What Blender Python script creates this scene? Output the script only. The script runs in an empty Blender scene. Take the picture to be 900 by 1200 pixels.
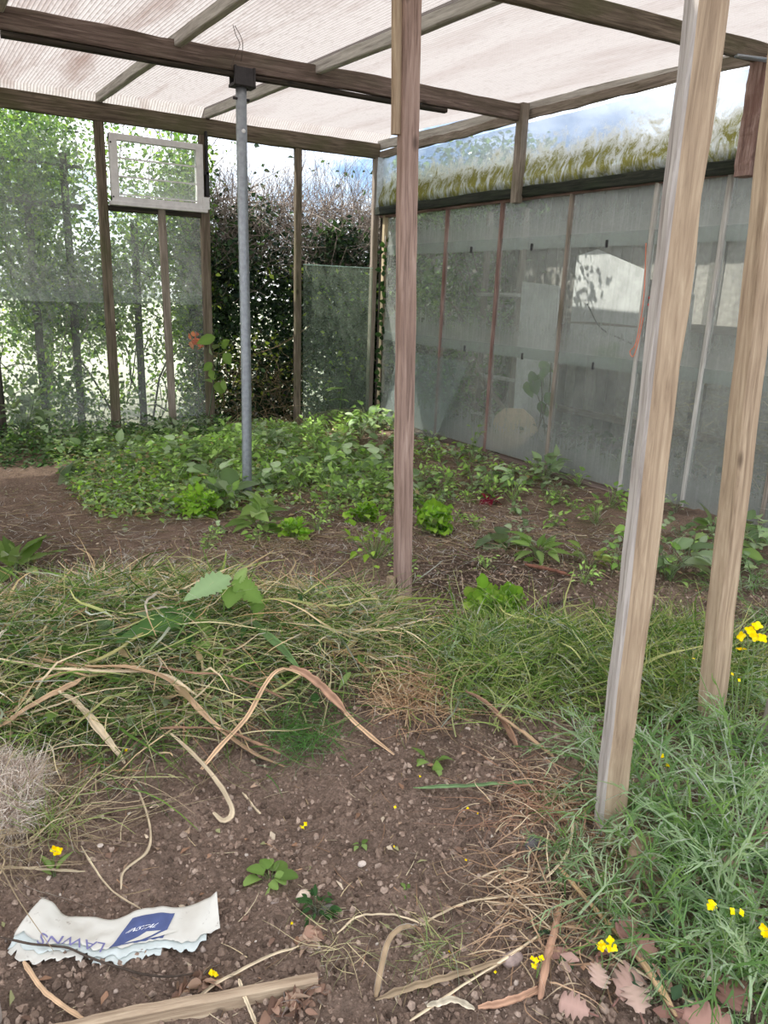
import bpy, math, random
import numpy as np
from mathutils import Matrix, Vector
random.seed(11)
rng = np.random.default_rng(11)
SC = bpy.context.scene
COL = SC.collection

# ------------------------------------------------------------------ camera
F, CH = 894.0, 1.4
def _d(px, py): return np.array([px - 450.0, py - 600.0, F])
_Y = _d(-109, 322); _Y /= np.linalg.norm(_Y)
_X = _d(1980, 400); _X -= _Y * (_X @ _Y); _X /= np.linalg.norm(_X)
_Z = np.cross(_X, _Y)
R = np.stack([_X, _Y, _Z])
C0 = np.array([0, 0, CH])
cam_d = bpy.data.cameras.new('camera'); cam = bpy.data.objects.new('camera', cam_d); COL.objects.link(cam)
M = Matrix.Identity(4)
for i in range(3):
    M[i][0] = R[i, 0]; M[i][1] = -R[i, 1]; M[i][2] = -R[i, 2]
M.translation = Vector((0, 0, CH))
cam.matrix_world = M
cam_d.sensor_fit = 'VERTICAL'; cam_d.sensor_height = 36; cam_d.lens = F / 1200 * 36
cam_d.clip_start = 0.05; cam_d.clip_end = 500
SC.camera = cam

def ray(px, py):
    v = R @ _d(px, py); return v / np.linalg.norm(v)
def aty(px, py, y): v = ray(px, py); return C0 + v * y / v[1]
def atx(px, py, x): v = ray(px, py); return C0 + v * x / v[0]

# ------------------------------------------------------------------ noise
def _h(ix, iy, s):
    n = (ix.astype(np.int64) * 374761393 + iy.astype(np.int64) * 668265263 + s * 974634541) & 0xffffffff
    n = ((n ^ (n >> 13)) * 1274126177) & 0xffffffff
    n = n ^ (n >> 16)
    return (n & 0xffff) / 65535.0
def vn(x, y, s=0):
    x = np.asarray(x, float); y = np.asarray(y, float)
    ix = np.floor(x); iy = np.floor(y); fx = x - ix; fy = y - iy
    fx = fx * fx * (3 - 2 * fx); fy = fy * fy * (3 - 2 * fy)
    a = _h(ix, iy, s); b = _h(ix + 1, iy, s); c = _h(ix, iy + 1, s); d = _h(ix + 1, iy + 1, s)
    return (a * (1 - fx) + b * fx) * (1 - fy) + (c * (1 - fx) + d * fx) * fy - .5
def sst(a, b, x):
    t = np.clip((x - a) / (b - a), 0, 1); return t * t * (3 - 2 * t)
def bump2(x, y, cx, cy, a, b, p=1.3):
    return np.exp(-((((x - cx) / a) ** 2 + ((y - cy) / b) ** 2) ** p))
def heapf(x, y):
    return np.maximum(bump2(x, y, .42, 2.72, .88, .62), .75 * bump2(x, y, 1.25, 2.45, .42, .4))
def heap2f(x, y):
    return np.maximum(bump2(x, y, 1.95, 2.02, .42, .3), bump2(x, y, 2.35, 1.75, .5, .35))
def gz(x, y, fine=True):
    x = np.asarray(x, float); y = np.asarray(y, float)
    z = -.17 * sst(2.6, 4.9, y) + .12 * sst(3.7, 4.35, x) * sst(2.4, 4.8, y)
    z = z + .07 * sst(6.2, 7.6, y)
    z = z + .25 * heapf(x, y) + .06 * heap2f(x, y) + .10 * bump2(x, y, -.05, 1.95, .28, .22)
    z = z + .05 * bump2(x, y, 1.9, .75, .5, .5) + heapf(x, y) * (.09 * vn(x * 4.3, y * 4.3, 11) + .06 * vn(x * 9, y * 9, 12)) + heap2f(x, y) * .1 * vn(x * 6, y * 6, 13)
    z = z + .05 * vn(x * 1.3, y * 1.3, 1) + .03 * vn(x * 4, y * 4, 2)
    if fine:
        z = z + .016 * vn(x * 12, y * 12, 3) + .014 * vn(x * 30, y * 30, 4) + .008 * vn(x * 70, y * 70, 5)
    return z
def hit(px, py, lift=0.0):
    v = ray(px, py)
    t = np.arange(.8, 14, .012)
    P = C0 + t[:, None] * v
    below = P[:, 2] - lift < gz(P[:, 0], P[:, 1], False)
    k = int(np.argmax(below)) if below.any() else len(t) - 1
    p = P[k]
    return np.array([p[0], p[1], float(gz(p[0], p[1], False)) + lift])

# ------------------------------------------------------------------ mesh builder
def srgb(r, g, b):
    def f(c):
        c /= 255.0
        return c / 12.92 if c <= .04045 else ((c + .055) / 1.055) ** 2.4
    return np.array([f(r), f(g), f(b)])
def pal(*cols): return np.array([srgb(*c) for c in cols])

class MB:
    def __init__(s): s.v = []; s.f = []; s.c = []; s.m = []; s.n = 0
    def add(s, V, Fc, col=(.5, .5, .5), mi=0):
        V = np.asarray(V, float).reshape(-1, 3); Fc = np.asarray(Fc, np.int64)
        col = np.asarray(col, float)
        if col.ndim == 1: col = np.broadcast_to(col, (len(V), 3))
        s.v.append(V); s.c.append(col); s.f.append(Fc + s.n); s.m.append(np.full(len(Fc), mi)); s.n += len(V)
    def build(s, name, mats, parent=None, origin=(0, 0, 0), smooth=True):
        me = bpy.data.meshes.new(name)
        V = np.concatenate(s.v) - np.asarray(origin, float)
        nf = sum(len(f) for f in s.f)
        me.vertices.add(len(V)); me.vertices.foreach_set('co', V.astype(np.float32).ravel())
        tot = np.concatenate([np.full(len(f), f.shape[1], np.int32) for f in s.f])
        idx = np.concatenate([f.ravel() for f in s.f]).astype(np.int32)
        me.loops.add(len(idx)); me.loops.foreach_set('vertex_index', idx)
        me.polygons.add(nf)
        st = np.zeros(nf, np.int32); st[1:] = np.cumsum(tot)[:-1]
        me.polygons.foreach_set('loop_start', st); me.polygons.foreach_set('loop_total', tot)
        if not isinstance(mats, (list, tuple)): mats = [mats]
        for m in mats: me.materials.append(m)
        me.polygons.foreach_set('material_index', np.concatenate(s.m).astype(np.int32))
        me.polygons.foreach_set('use_smooth', np.full(nf, smooth))
        ca = me.color_attributes.new('col', 'FLOAT_COLOR', 'POINT')
        cc = np.ones((len(V), 4), np.float32); cc[:, :3] = np.concatenate(s.c)
        ca.data.foreach_set('color', cc.ravel())
        me.update(calc_edges=True)
        o = bpy.data.objects.new(name, me); COL.objects.link(o)
        if parent is not None: o.parent = parent
        else: o.location = origin
        return o

def tag(o, label=None, cat=None, group=None, kind=None):
    if label: o['label'] = label
    if cat: o['category'] = cat
    if group: o['group'] = group
    if kind: o['kind'] = kind
    return o
def empty(name, loc, label=None, cat=None, group=None, kind=None):
    o = bpy.data.objects.new(name, None); COL.objects.link(o); o.location = loc
    o.empty_display_size = .05
    return tag(o, label, cat, group, kind)

def nrm(a):
    a = np.asarray(a, float); return a / np.maximum(np.linalg.norm(a, axis=-1, keepdims=True), 1e-9)

def blades(mb, P, D, L, W, bend, side, col, K=4, tip=.15, col2=None, mi=0, wob=0.0):
    """curved tapering ribbons; all args arrays of length N"""
    P = np.asarray(P, float); N = len(P)
    t = np.linspace(0, 1, K + 1)
    L = np.broadcast_to(L, (N,)); W = np.broadcast_to(W, (N,))
    ctr = P[:, None] + D[:, None] * (L[:, None] * t)[..., None] + bend[:, None] * (L[:, None] * t ** 2)[..., None]
    if wob:
        e1 = nrm(np.cross(D, rng.normal(size=(N, 3)))); fr = rng.uniform(3, 9, (N, 1)); ph = rng.uniform(0, 6.28, (N, 1)); am = wob * rng.uniform(.2, 1.4, (N, 1)) * L[:, None]
        ctr = ctr + e1[:, None] * ((np.sin(fr * t[None] + ph) - np.sin(ph)) * am)[..., None]
    tan = nrm(D[:, None] + 2 * bend[:, None] * t[None, :, None])
    sd = nrm(np.cross(tan, side[:, None]))
    w = W[:, None] * .5 * (1 - (1 - tip) * t ** 1.6)
    A = ctr + sd * w[..., None]; B = ctr - sd * w[..., None]
    V = np.stack([A, B], 2).reshape(-1, 3)
    b = (np.arange(N) * (K + 1) * 2)[:, None] + (np.arange(K) * 2)[None]
    b = b.ravel()
    Fc = np.stack([b, b + 1, b + 3, b + 2], 1)
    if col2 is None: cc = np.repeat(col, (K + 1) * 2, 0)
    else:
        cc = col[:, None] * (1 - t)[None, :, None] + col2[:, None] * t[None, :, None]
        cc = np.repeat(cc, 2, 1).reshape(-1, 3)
    mb.add(V, Fc, cc, mi)
    return ctr, tan

def rows(us, hs, cols=3):
    us = np.array(us); hs = np.array(hs)
    x = np.linspace(-1, 1, cols)
    U = np.repeat(us, cols); Vv = (hs[:, None] * x[None]).ravel(); X = np.tile(x, len(us))
    f = []
    for r in range(len(us) - 1):
        for c in range(cols - 1):
            a = r * cols + c; f.append((a, a + 1, a + cols + 1, a + cols))
    return U, Vv, X, np.array(f)
T_OV = rows([0, .12, .35, .6, .82, 1], [.06, .34, .5, .42, .22, .02])
def _ser(n, hs):
    us = []; h = []
    base = np.interp(np.linspace(0, 1, n), np.linspace(0, 1, len(hs)), hs)
    for i, u in enumerate(np.linspace(0, 1, n)):
        us.append(u + (.03 if i % 2 else 0) * (u < .97)); h.append(base[i] * (1.12 if i % 2 == 0 else .82))
    return rows(us, h)
T_SER = _ser(17, [.1, .42, .5, .44, .34, .2, .02])
_u = np.linspace(0, 1, 15)
T_OAK = rows(_u, (.12 + .36 * np.sin(_u * 2.7) ** .8) * (1 + .38 * np.cos(_u * 28)))
T_HED = (np.array([0, .45, 1, .45]), np.array([0, .5, 0, -.5]), np.array([0, 1, 0, -1]), np.array([[0, 1, 2, 3]]))
T_HED2 = rows([0, .5, 1], [.1, .5, .05])
T_ROUND = rows([0, .1, .35, .65, .9, 1], [.25, .45, .55, .5, .3, .1])

def leaves(mb, T, P, D, N, L, W, col, curl=.2, fold=.25, wav=0.0, mi=0):
    U, Vv, X, f = T
    P = np.asarray(P, float); n = len(P)
    L = np.broadcast_to(L, (n,)); W = np.broadcast_to(W, (n,))
    curl = np.broadcast_to(curl, (n,)); D = nrm(D)
    S = nrm(np.cross(D, N)); Nn = np.cross(S, D)
    z = fold * W[:, None] * np.abs(Vv)[None] - curl[:, None] * L[:, None] * (U ** 2)[None]
    if wav:
        ph = rng.uniform(0, 6.28, n)
        z = z + wav * W[:, None] * np.sin(U[None] * 11 + X[None] * 2 + ph[:, None]) * np.abs(X)[None]
    V = P[:, None] + D[:, None] * (L[:, None] * U)[..., None] + S[:, None] * (W[:, None] * Vv)[..., None] + Nn[:, None] * z[..., None]
    m = len(U)
    Fc = (f[None] + (np.arange(n) * m)[:, None, None]).reshape(-1, f.shape[1])
    mid = 1 + .18 * (np.abs(X) < .1)
    cc = (np.asarray(col)[:, None] * mid[None, :, None]).reshape(-1, 3)
    mb.add(V.reshape(-1, 3), Fc, cc, mi)

def tube(mb, pts, rad, col, sides=6, flat=1.0, mi=0, cap=True):
    pts = np.asarray(pts, float); n = len(pts)
    rad = np.broadcast_to(rad, (n,))
    tan = nrm(np.gradient(pts, axis=0))
    ref = np.array([0, 0, 1.0]) if abs(tan[0, 2]) < .9 else np.array([1.0, 0, 0])
    s = nrm(np.cross(tan, ref)); u = np.cross(s, tan)
    a = np.linspace(0, 2 * np.pi, sides, endpoint=False)
    V = pts[:, None] + s[:, None] * (np.cos(a)[None] * rad[:, None])[..., None] + u[:, None] * (np.sin(a)[None] * rad[:, None] * flat)[..., None]
    f = []
    for i in range(n - 1):
        for j in range(sides):
            k = (j + 1) % sides
            f.append((i * sides + j, i * sides + k, (i + 1) * sides + k, (i + 1) * sides + j))
    col = np.asarray(col, float)
    cc = np.repeat(col, sides, 0) if col.ndim == 2 else col
    base = mb.n
    mb.add(V.reshape(-1, 3), f, cc, mi)
    if cap:
        mb.f.append(np.array([[base + j for j in range(sides)][::-1]])); mb.m.append(np.array([mi]))
        mb.f.append(np.array([[base + (n - 1) * sides + j for j in range(sides)]])); mb.m.append(np.array([mi]))

def tubes(mb, CT, rad, col, sides=3):
    """CT (N,K,3) centre lines, rad (N,) -> thin tubes"""
    N, K, _ = CT.shape
    tan = nrm(np.gradient(CT, axis=1))
    ref = nrm(rng.normal(size=(N, 1, 3)))
    s = nrm(np.cross(tan, ref)); u = np.cross(s, tan)
    a = np.linspace(0, 2 * np.pi, sides, endpoint=False)
    r = (rad[:, None] * np.linspace(1, .4, K)[None])[..., None, None]
    V = CT[:, :, None] + r * (s[:, :, None] * np.cos(a)[None, None, :, None] + u[:, :, None] * np.sin(a)[None, None, :, None])
    f = []
    for j in range(sides):
        k = (j + 1) % sides
        b = ((np.arange(N) * K)[:, None] + np.arange(K - 1)[None]).ravel() * sides
        f.append(np.stack([b + j, b + k, b + sides + k, b + sides + j], 1))
    mb.add(V.reshape(-1, 3), np.concatenate(f), np.repeat(col, K * sides, 0))

def smooth_path(pts, n=24):
    pts = np.asarray(pts, float)
    d = np.concatenate([[0], np.cumsum(np.linalg.norm(np.diff(pts, axis=0), axis=1))])
    t = np.linspace(0, d[-1], n)
    out = np.empty((n, 3))
    P = np.vstack([2 * pts[0] - pts[1], pts, 2 * pts[-1] - pts[-2]])
    for i, q in enumerate(t):
        k = min(max(int(np.searchsorted(d, q, 'right')) - 1, 0), len(pts) - 2)
        u = (q - d[k]) / max(d[k + 1] - d[k], 1e-9)
        p0, p1, p2, p3 = P[k], P[k + 1], P[k + 2], P[k + 3]
        out[i] = .5 * ((2 * p1) + (p2 - p0) * u + (2 * p0 - 5 * p1 + 4 * p2 - p3) * u * u + (3 * p1 - p0 - 3 * p2 + p3) * u ** 3)
    return out

def rand_cols(P, n, var=.18):
    c = P[rng.integers(0, len(P), n)] * (1 + rng.normal(0, var, (n, 1)))
    return np.clip(c, .004, .95)
def rdir(n, zlo=-1, zhi=1):
    a = rng.uniform(0, 2 * np.pi, n); z = rng.uniform(zlo, zhi, n); r = np.sqrt(np.maximum(1 - z * z, 0))
    return np.stack([r * np.cos(a), r * np.sin(a), z], 1)

# ------------------------------------------------------------------ materials
def mat(name):
    m = bpy.data.materials.new(name); m.use_nodes = True
    nt = m.node_tree; nt.nodes.clear()
    out = nt.nodes.new('ShaderNodeOutputMaterial')
    return m, nt, out
def nd(nt, t, **kw):
    n = nt.nodes.new(t)
    for k, v in kw.items():
        if k in n.inputs: n.inputs[k].default_value = v
        else: setattr(n, k, v)
    return n
def ramp(nt, fac, stops, interp='LINEAR'):
    r = nt.nodes.new('ShaderNodeValToRGB'); r.color_ramp.interpolation = interp
    e = r.color_ramp.elements
    while len(e) < len(stops): e.new(.5)
    for i, (p, c) in enumerate(stops):
        e[i].position = p
        c = list(c) if hasattr(c, '__len__') else [c, c, c]
        e[i].color = (*c[:3], 1)
    nt.links.new(fac, r.inputs['Fac']); return r.outputs['Color']
def mixc(nt, fac, a, b, mode='MIX'):
    m = nt.nodes.new('ShaderNodeMix'); m.data_type = 'RGBA'; m.blend_type = mode
    for sock, v in ((m.inputs[0], fac), (m.inputs[6], a), (m.inputs[7], b)):
        if hasattr(v, 'links'): nt.links.new(v, sock)
        elif hasattr(v, '__len__'): sock.default_value = (*list(v)[:3], 1)
        else: sock.default_value = v
    return m.outputs[2]
def mth(nt, op, a, b=0.0, clamp=False):
    m = nt.nodes.new('ShaderNodeMath'); m.operation = op; m.use_clamp = clamp
    for i, v in enumerate((a, b)):
        if hasattr(v, 'links'): nt.links.new(v, m.inputs[i])
        else: m.inputs[i].default_value = v
    return m.outputs[0]
def coords(nt, scale=(1, 1, 1), src='Object', loc=(0, 0, 0)):
    tc = nt.nodes.new('ShaderNodeTexCoord'); mp = nt.nodes.new('ShaderNodeMapping')
    mp.inputs['Scale'].default_value = scale; mp.inputs['Location'].default_value = loc
    nt.links.new(tc.outputs[src], mp.inputs['Vector']); return mp.outputs['Vector']
def noise(nt, vec, scale, detail=4, rough=.55, dist=0.0):
    n = nd(nt, 'ShaderNodeTexNoise'); n.inputs['Scale'].default_value = scale; n.inputs['Detail'].default_value = detail
    n.inputs['Roughness'].default_value = rough; n.inputs['Distortion'].default_value = dist
    nt.links.new(vec, n.inputs['Vector']); return n.outputs['Fac']
def bumpn(nt, h, strength=.4, dist=.01):
    b = nd(nt, 'ShaderNodeBump'); b.inputs['Strength'].default_value = strength; b.inputs['Distance'].default_value = dist
    nt.links.new(h, b.inputs['Height']); return b.outputs['Normal']
def princ(nt, out, base, rough=.8, normal=None, metal=0.0, spec=.3):
    p = nd(nt, 'ShaderNodeBsdfPrincipled')
    for k, v in (('Base Color', base), ('Roughness', rough), ('Metallic', metal), ('Specular IOR Level', spec)):
        if hasattr(v, 'links'): nt.links.new(v, p.inputs[k])
        elif hasattr(v, '__len__'): p.inputs[k].default_value = (*list(v)[:3], 1)
        else: p.inputs[k].default_value = v
    if normal is not None: nt.links.new(normal, p.inputs['Normal'])
    nt.links.new(p.outputs[0], out.inputs[0]); return p

def wood(name, dark, mid, light, stain=None, stain_amt=.4, rough=.85):
    m, nt, out = mat(name)
    oi = nd(nt, 'ShaderNodeObjectInfo')
    sh = nd(nt, 'ShaderNodeVectorMath'); sh.operation = 'ADD'
    cb = nd(nt, 'ShaderNodeCombineXYZ'); r20 = mth(nt, 'MULTIPLY', oi.outputs['Random'], 37.0)
    nt.links.new(r20, cb.inputs[0]); nt.links.new(r20, cb.inputs[2])
    tc = nt.nodes.new('ShaderNodeTexCoord')
    nt.links.new(tc.outputs['Object'], sh.inputs[0]); nt.links.new(cb.outputs[0], sh.inputs[1])
    mp = nd(nt, 'ShaderNodeMapping'); mp.inputs['Scale'].default_value = (1, 1, .05); nt.links.new(sh.outputs[0], mp.inputs[0])
    mp2 = nd(nt, 'ShaderNodeMapping'); mp2.inputs['Scale'].default_value = (1, 1, .35); nt.links.new(sh.outputs[0], mp2.inputs[0])
    g = noise(nt, mp.outputs[0], 62, 6, .65, .6)
    g2 = noise(nt, mp.outputs[0], 260, 3, .6)
    big = noise(nt, mp2.outputs[0], 7, 4, .6)
    c = ramp(nt, g, [(.33, dark), (.5, mid), (.66, light)])
    c = mixc(nt, mth(nt, 'MULTIPLY', g2, .45), c, mid)
    if stain is not None:
        c = mixc(nt, ramp(nt, big, [(.45, 0.0), (.68, stain_amt)]), c, stain)
    vo = nd(nt, 'ShaderNodeTexVoronoi'); vo.inputs['Scale'].default_value = 5.0
    mp3 = nd(nt, 'ShaderNodeMapping'); mp3.inputs['Scale'].default_value = (1, 1, .5); nt.links.new(sh.outputs[0], mp3.inputs[0])
    nt.links.new(mp3.outputs[0], vo.inputs['Vector'])
    c = mixc(nt, ramp(nt, vo.outputs['Distance'], [(.0, .9), (.05, .7), (.1, 0.0)]), c, dark * .5)
    n = bumpn(nt, mth(nt, 'ADD', g, mth(nt, 'MULTIPLY', g2, .4)), .5, .006)
    princ(nt, out, c, rough, n, spec=.2)
    return m
W_PINK = wood('weathered_pine', srgb(100, 82, 74), srgb(156, 132, 120), srgb(184, 162, 150), srgb(128, 104, 92))
W_TAN = wood('tan_timber', srgb(118, 100, 82), srgb(168, 148, 124), srgb(196, 178, 152), srgb(134, 112, 92), .5)
W_PALE = wood('pale_timber', srgb(112, 104, 98), srgb(172, 165, 158), srgb(196, 190, 182), srgb(120, 108, 100))  # paler wood for the left face of the tallest post
W_GREY = wood('grey_timber', srgb(92, 84, 76), srgb(140, 130, 120), srgb(170, 160, 150), srgb(100, 96, 78), .6)
W_BROWN = wood('brown_beam', srgb(68, 58, 54), srgb(112, 98, 91), srgb(150, 136, 128), srgb(92, 88, 74), .55)
W_RAFT = wood('rafter_timber', srgb(130, 126, 120), srgb(184, 182, 176), srgb(212, 210, 204), srgb(150, 146, 138), .5)
W_GREEN = wood('mossy_timber', srgb(62, 54, 46), srgb(104, 94, 82), srgb(138, 126, 112), srgb(84, 86, 60), .7)
W_RED = wood('red_brown_timber', srgb(84, 66, 60), srgb(136, 112, 104), srgb(176, 156, 148), srgb(106, 74, 66), .6)
W_DARK = wood('dark_wet_timber', srgb(34, 32, 30), srgb(62, 56, 50), srgb(92, 84, 76), srgb(40, 46, 38), .6)
W_LEDGE = wood('algae_black_timber', srgb(24, 28, 26), srgb(44, 48, 42), srgb(66, 68, 58), srgb(48, 58, 44), .7)
W_CORNER = wood('cream_timber', srgb(128, 112, 90), srgb(186, 170, 142), srgb(206, 190, 162), srgb(112, 112, 82), .5)

def leafmat(name, trans=.45, gloss=.12, rough=.4, tint=(1, 1, 1), sat_t=1.5):
    m, nt, out = mat(name)
    at = nd(nt, 'ShaderNodeAttribute', attribute_name='col')
    c = at.outputs['Color']
    df = nd(nt, 'ShaderNodeBsdfDiffuse'); nt.links.new(c, df.inputs[0])
    tr = nd(nt, 'ShaderNodeBsdfTranslucent')
    tcol = mixc(nt, 1.0, c, (sat_t * 1.05, sat_t * 1.1, sat_t * .55), 'MULTIPLY'); nt.links.new(tcol, tr.inputs[0])
    mx = nd(nt, 'ShaderNodeMixShader'); mx.inputs[0].default_value = trans
    nt.links.new(df.outputs[0], mx.inputs[1]); nt.links.new(tr.outputs[0], mx.inputs[2])
    gl = nd(nt, 'ShaderNodeBsdfGlossy'); gl.inputs['Roughness'].default_value = rough; gl.inputs[0].default_value = (.9, .9, .9, 1)
    lw = nd(nt, 'ShaderNodeLayerWeight'); lw.inputs[0].default_value = gloss
    mx2 = nd(nt, 'ShaderNodeMixShader'); nt.links.new(mth(nt, 'MULTIPLY', lw.outputs['Fresnel'], .6), mx2.inputs[0])
    nt.links.new(mx.outputs[0], mx2.inputs[1]); nt.links.new(gl.outputs[0], mx2.inputs[2])
    nt.links.new(mx2.outputs[0], out.inputs[0]); return m
LEAF = leafmat('leaf', .4, .12, .45)
GLEAF = leafmat('glossy_dark_leaf', .38, .22, .35, sat_t=2.2)
DRY = leafmat('dry_stalk', .15, .06, .6, sat_t=1.1)
PETAL = leafmat('petal', .35, .05, .5, sat_t=1.2)
def attrmat(name, rough=.9, metal=0, spec=.2, nscale=60, nstr=.4, dist=.004):
    m, nt, out = mat(name)
    at = nd(nt, 'ShaderNodeAttribute', attribute_name='col')
    n = noise(nt, coords(nt), nscale, 4)
    c = mixc(nt, .6, at.outputs['Color'], ramp(nt, n, [(.3, .55), (.7, 1.35)]), 'MULTIPLY')
    princ(nt, out, c, rough, bumpn(nt, n, nstr, dist), metal, spec); return m
STONE = attrmat('stone', .9)
CLOD = attrmat('soil_clod', 1.0, nscale=160, nstr=.6)
TWIG = attrmat('twig', .85, nscale=90)
PLAIN = attrmat('painted', .5, spec=.4, nscale=40, nstr=.05)

def soilmat():
    m, nt, out = mat('soil')
    at = nd(nt, 'ShaderNodeAttribute', attribute_name='col')
    v = coords(nt)
    n1 = noise(nt, v, 9, 6, .65); n2 = noise(nt, v, 85, 6, .7); n3 = noise(nt, v, 300, 3, .6)
    vo = nd(nt, 'ShaderNodeTexVoronoi'); vo.inputs['Scale'].default_value = 95; nt.links.new(v, vo.inputs['Vector'])
    k = ramp(nt, n2, [(.28, .45), (.5, .95), (.72, 1.5)])
    c = mixc(nt, 1.0, at.outputs['Color'], k, 'MULTIPLY')
    c = mixc(nt, 1.0, c, ramp(nt, n1, [(.3, .75), (.7, 1.2)]), 'MULTIPLY')
    wn = nd(nt, 'ShaderNodeTexVoronoi'); wn.inputs['Scale'].default_value = 140; nt.links.new(v, wn.inputs['Vector'])
    fle = mth(nt, 'MULTIPLY', ramp(nt, wn.outputs['Distance'], [(.16, 1.0), (.24, 0.0)]), ramp(nt, n1, [(.5, 0.0), (.62, .55)]))
    c = mixc(nt, fle, c, srgb(186, 170, 156))
    h = mth(nt, 'ADD', mth(nt, 'MULTIPLY', n2, 1.2), mth(nt, 'ADD', mth(nt, 'MULTIPLY', n3, .5), mth(nt, 'MULTIPLY', vo.outputs['Distance'], .5)))
    princ(nt, out, c, .95, bumpn(nt, h, .9, .02), spec=.15); return m
SOIL = soilmat()

def glassmat(name, tint, dirt, lo, hi, scale=6, bottom=None, stretch=(1, 1, 1), streak=0.0):
    m, nt, out = mat(name)
    v = coords(nt, stretch)
    n = noise(nt, v, scale, 6, .65); n2 = noise(nt, v, scale * 9, 4, .7)
    fac = ramp(nt, n, [(.3, lo), (.75, hi)])
    fac = mth(nt, 'MULTIPLY', fac, mth(nt, 'ADD', mth(nt, 'MULTIPLY', n2, .9), .55), True)
    if streak:
        vs = coords(nt, (14, 14, .5)); s = noise(nt, vs, 3.0, 4, .6)
        fac = mth(nt, 'ADD', fac, mth(nt, 'MULTIPLY', ramp(nt, s, [(.5, 0.0), (.75, 1.0)]), streak), True)
    if bottom:
        tc = nd(nt, 'ShaderNodeTexCoord'); sp = nd(nt, 'ShaderNodeSeparateXYZ'); nt.links.new(tc.outputs['Object'], sp.inputs[0])
        zz = mth(nt, 'ADD', sp.outputs[2], mth(nt, 'MULTIPLY', mth(nt, 'SUBTRACT', n, .5), .6))
        b = ramp(nt, mth(nt, 'DIVIDE', zz, bottom[0]), [(0.0, bottom[1]), (1.0, 0.0)])
        fac = mth(nt, 'ADD', fac, b, True)
    tp = nd(nt, 'ShaderNodeBsdfTransparent'); tp.inputs[0].default_value = (*tint, 1)
    df = nd(nt, 'ShaderNodeBsdfDiffuse'); df.inputs[0].default_value = (*dirt, 1)
    tl = nd(nt, 'ShaderNodeBsdfTranslucent'); tl.inputs[0].default_value = (*dirt, 1)
    md = nd(nt, 'ShaderNodeMixShader'); md.inputs[0].default_value = .5
    nt.links.new(df.outputs[0], md.inputs[1]); nt.links.new(tl.outputs[0], md.inputs[2])
    mx = nd(nt, 'ShaderNodeMixShader'); nt.links.new(fac, mx.inputs[0])
    nt.links.new(tp.outputs[0], mx.inputs[1]); nt.links.new(md.outputs[0], mx.inputs[2])
    gl = nd(nt, 'ShaderNodeBsdfGlossy'); gl.inputs['Roughness'].default_value = .04
    lw = nd(nt, 'ShaderNodeLayerWeight'); lw.inputs[0].default_value = .12
    m2 = nd(nt, 'ShaderNodeMixShader'); nt.links.new(mth(nt, 'MULTIPLY', lw.outputs['Fresnel'], .55), m2.inputs[0])
    nt.links.new(mx.outputs[0], m2.inputs[1]); nt.links.new(gl.outputs[0], m2.inputs[2])
    nt.links.new(m2.outputs[0], out.inputs[0]); return m
G_FAR = glassmat('hazy_glass', (.94, .96, .95), srgb(206, 210, 208), .04, .2, 3, (.8, .14))
G_RIGHT = glassmat('dirty_glass', (.93, .955, .95), srgb(206, 210, 206), .11, .34, 4, (.45, .25), streak=.1)
G_LOOSE = glassmat('loose_glass', (.88, .93, .895), srgb(176, 190, 172), .08, .26, 5, (.7, .1), streak=.1)
G_CUT = glassmat('cut_glass', (.93, .955, .95), srgb(196, 206, 204), .1, .25, 5)

def filmmat():
    m, nt, out = mat('algae_film')
    v = coords(nt); sp = nd(nt, 'ShaderNodeSeparateXYZ'); nt.links.new(v, sp.inputs[0])
    n = noise(nt, v, 7, 7, .7, .8); vs = coords(nt, (1, 1, .8)); n2 = noise(nt, vs, 30, 5, .7, 2.2)
    n3 = noise(nt, coords(nt, (1, 1, .35)), 13, 6, .7, 1.2)
    hgt = mth(nt, 'DIVIDE', sp.outputs[2], .5)
    a = mth(nt, 'SUBTRACT', mth(nt, 'ADD', mth(nt, 'MULTIPLY', n, 1.5), mth(nt, 'MULTIPLY', n2, .75)), mth(nt, 'MULTIPLY', hgt, 1.35))
    alg = mth(nt, 'MULTIPLY', ramp(nt, a, [(.36, 0.0), (.62, 1.0)]), ramp(nt, n3, [(.40, .2), (.54, 1.0)]))
    scum = ramp(nt, a, [(.1, 0.0), (.4, 1.0), (.7, .9), (1.0, .5)])
    c = mixc(nt, mth(nt, 'MULTIPLY', scum, .7), srgb(206, 216, 226), srgb(232, 230, 214))
    c = mixc(nt, alg, c, srgb(138, 134, 70))
    c = mixc(nt, ramp(nt, n2, [(.58, 0.0), (.68, .55)]), c, srgb(232, 232, 222))
    blk = ramp(nt, mth(nt, 'ADD', hgt, mth(nt, 'MULTIPLY', n, .25)), [(.13, 1.0), (.3, 0.0)])
    c = mixc(nt, blk, c, srgb(34, 40, 34))
    tl = nd(nt, 'ShaderNodeBsdfTranslucent'); nt.links.new(c, tl.inputs[0])
    df = nd(nt, 'ShaderNodeBsdfDiffuse'); nt.links.new(c, df.inputs[0])
    tp = nd(nt, 'ShaderNodeBsdfTransparent'); nt.links.new(c, tp.inputs[0])
    m1 = nd(nt, 'ShaderNodeMixShader'); m1.inputs[0].default_value = .35
    nt.links.new(tl.outputs[0], m1.inputs[1]); nt.links.new(df.outputs[0], m1.inputs[2])
    opac = mth(nt, 'ADD', .55, mth(nt, 'MULTIPLY', mth(nt, 'MAXIMUM', alg, scum), .4), True)
    m2 = nd(nt, 'ShaderNodeMixShader'); nt.links.new(opac, m2.inputs[0])
    nt.links.new(tp.outputs[0], m2.inputs[1]); nt.links.new(m1.outputs[0], m2.inputs[2])
    nt.links.new(m2.outputs[0], out.inputs[0]); return m
FILM = filmmat()

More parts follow.
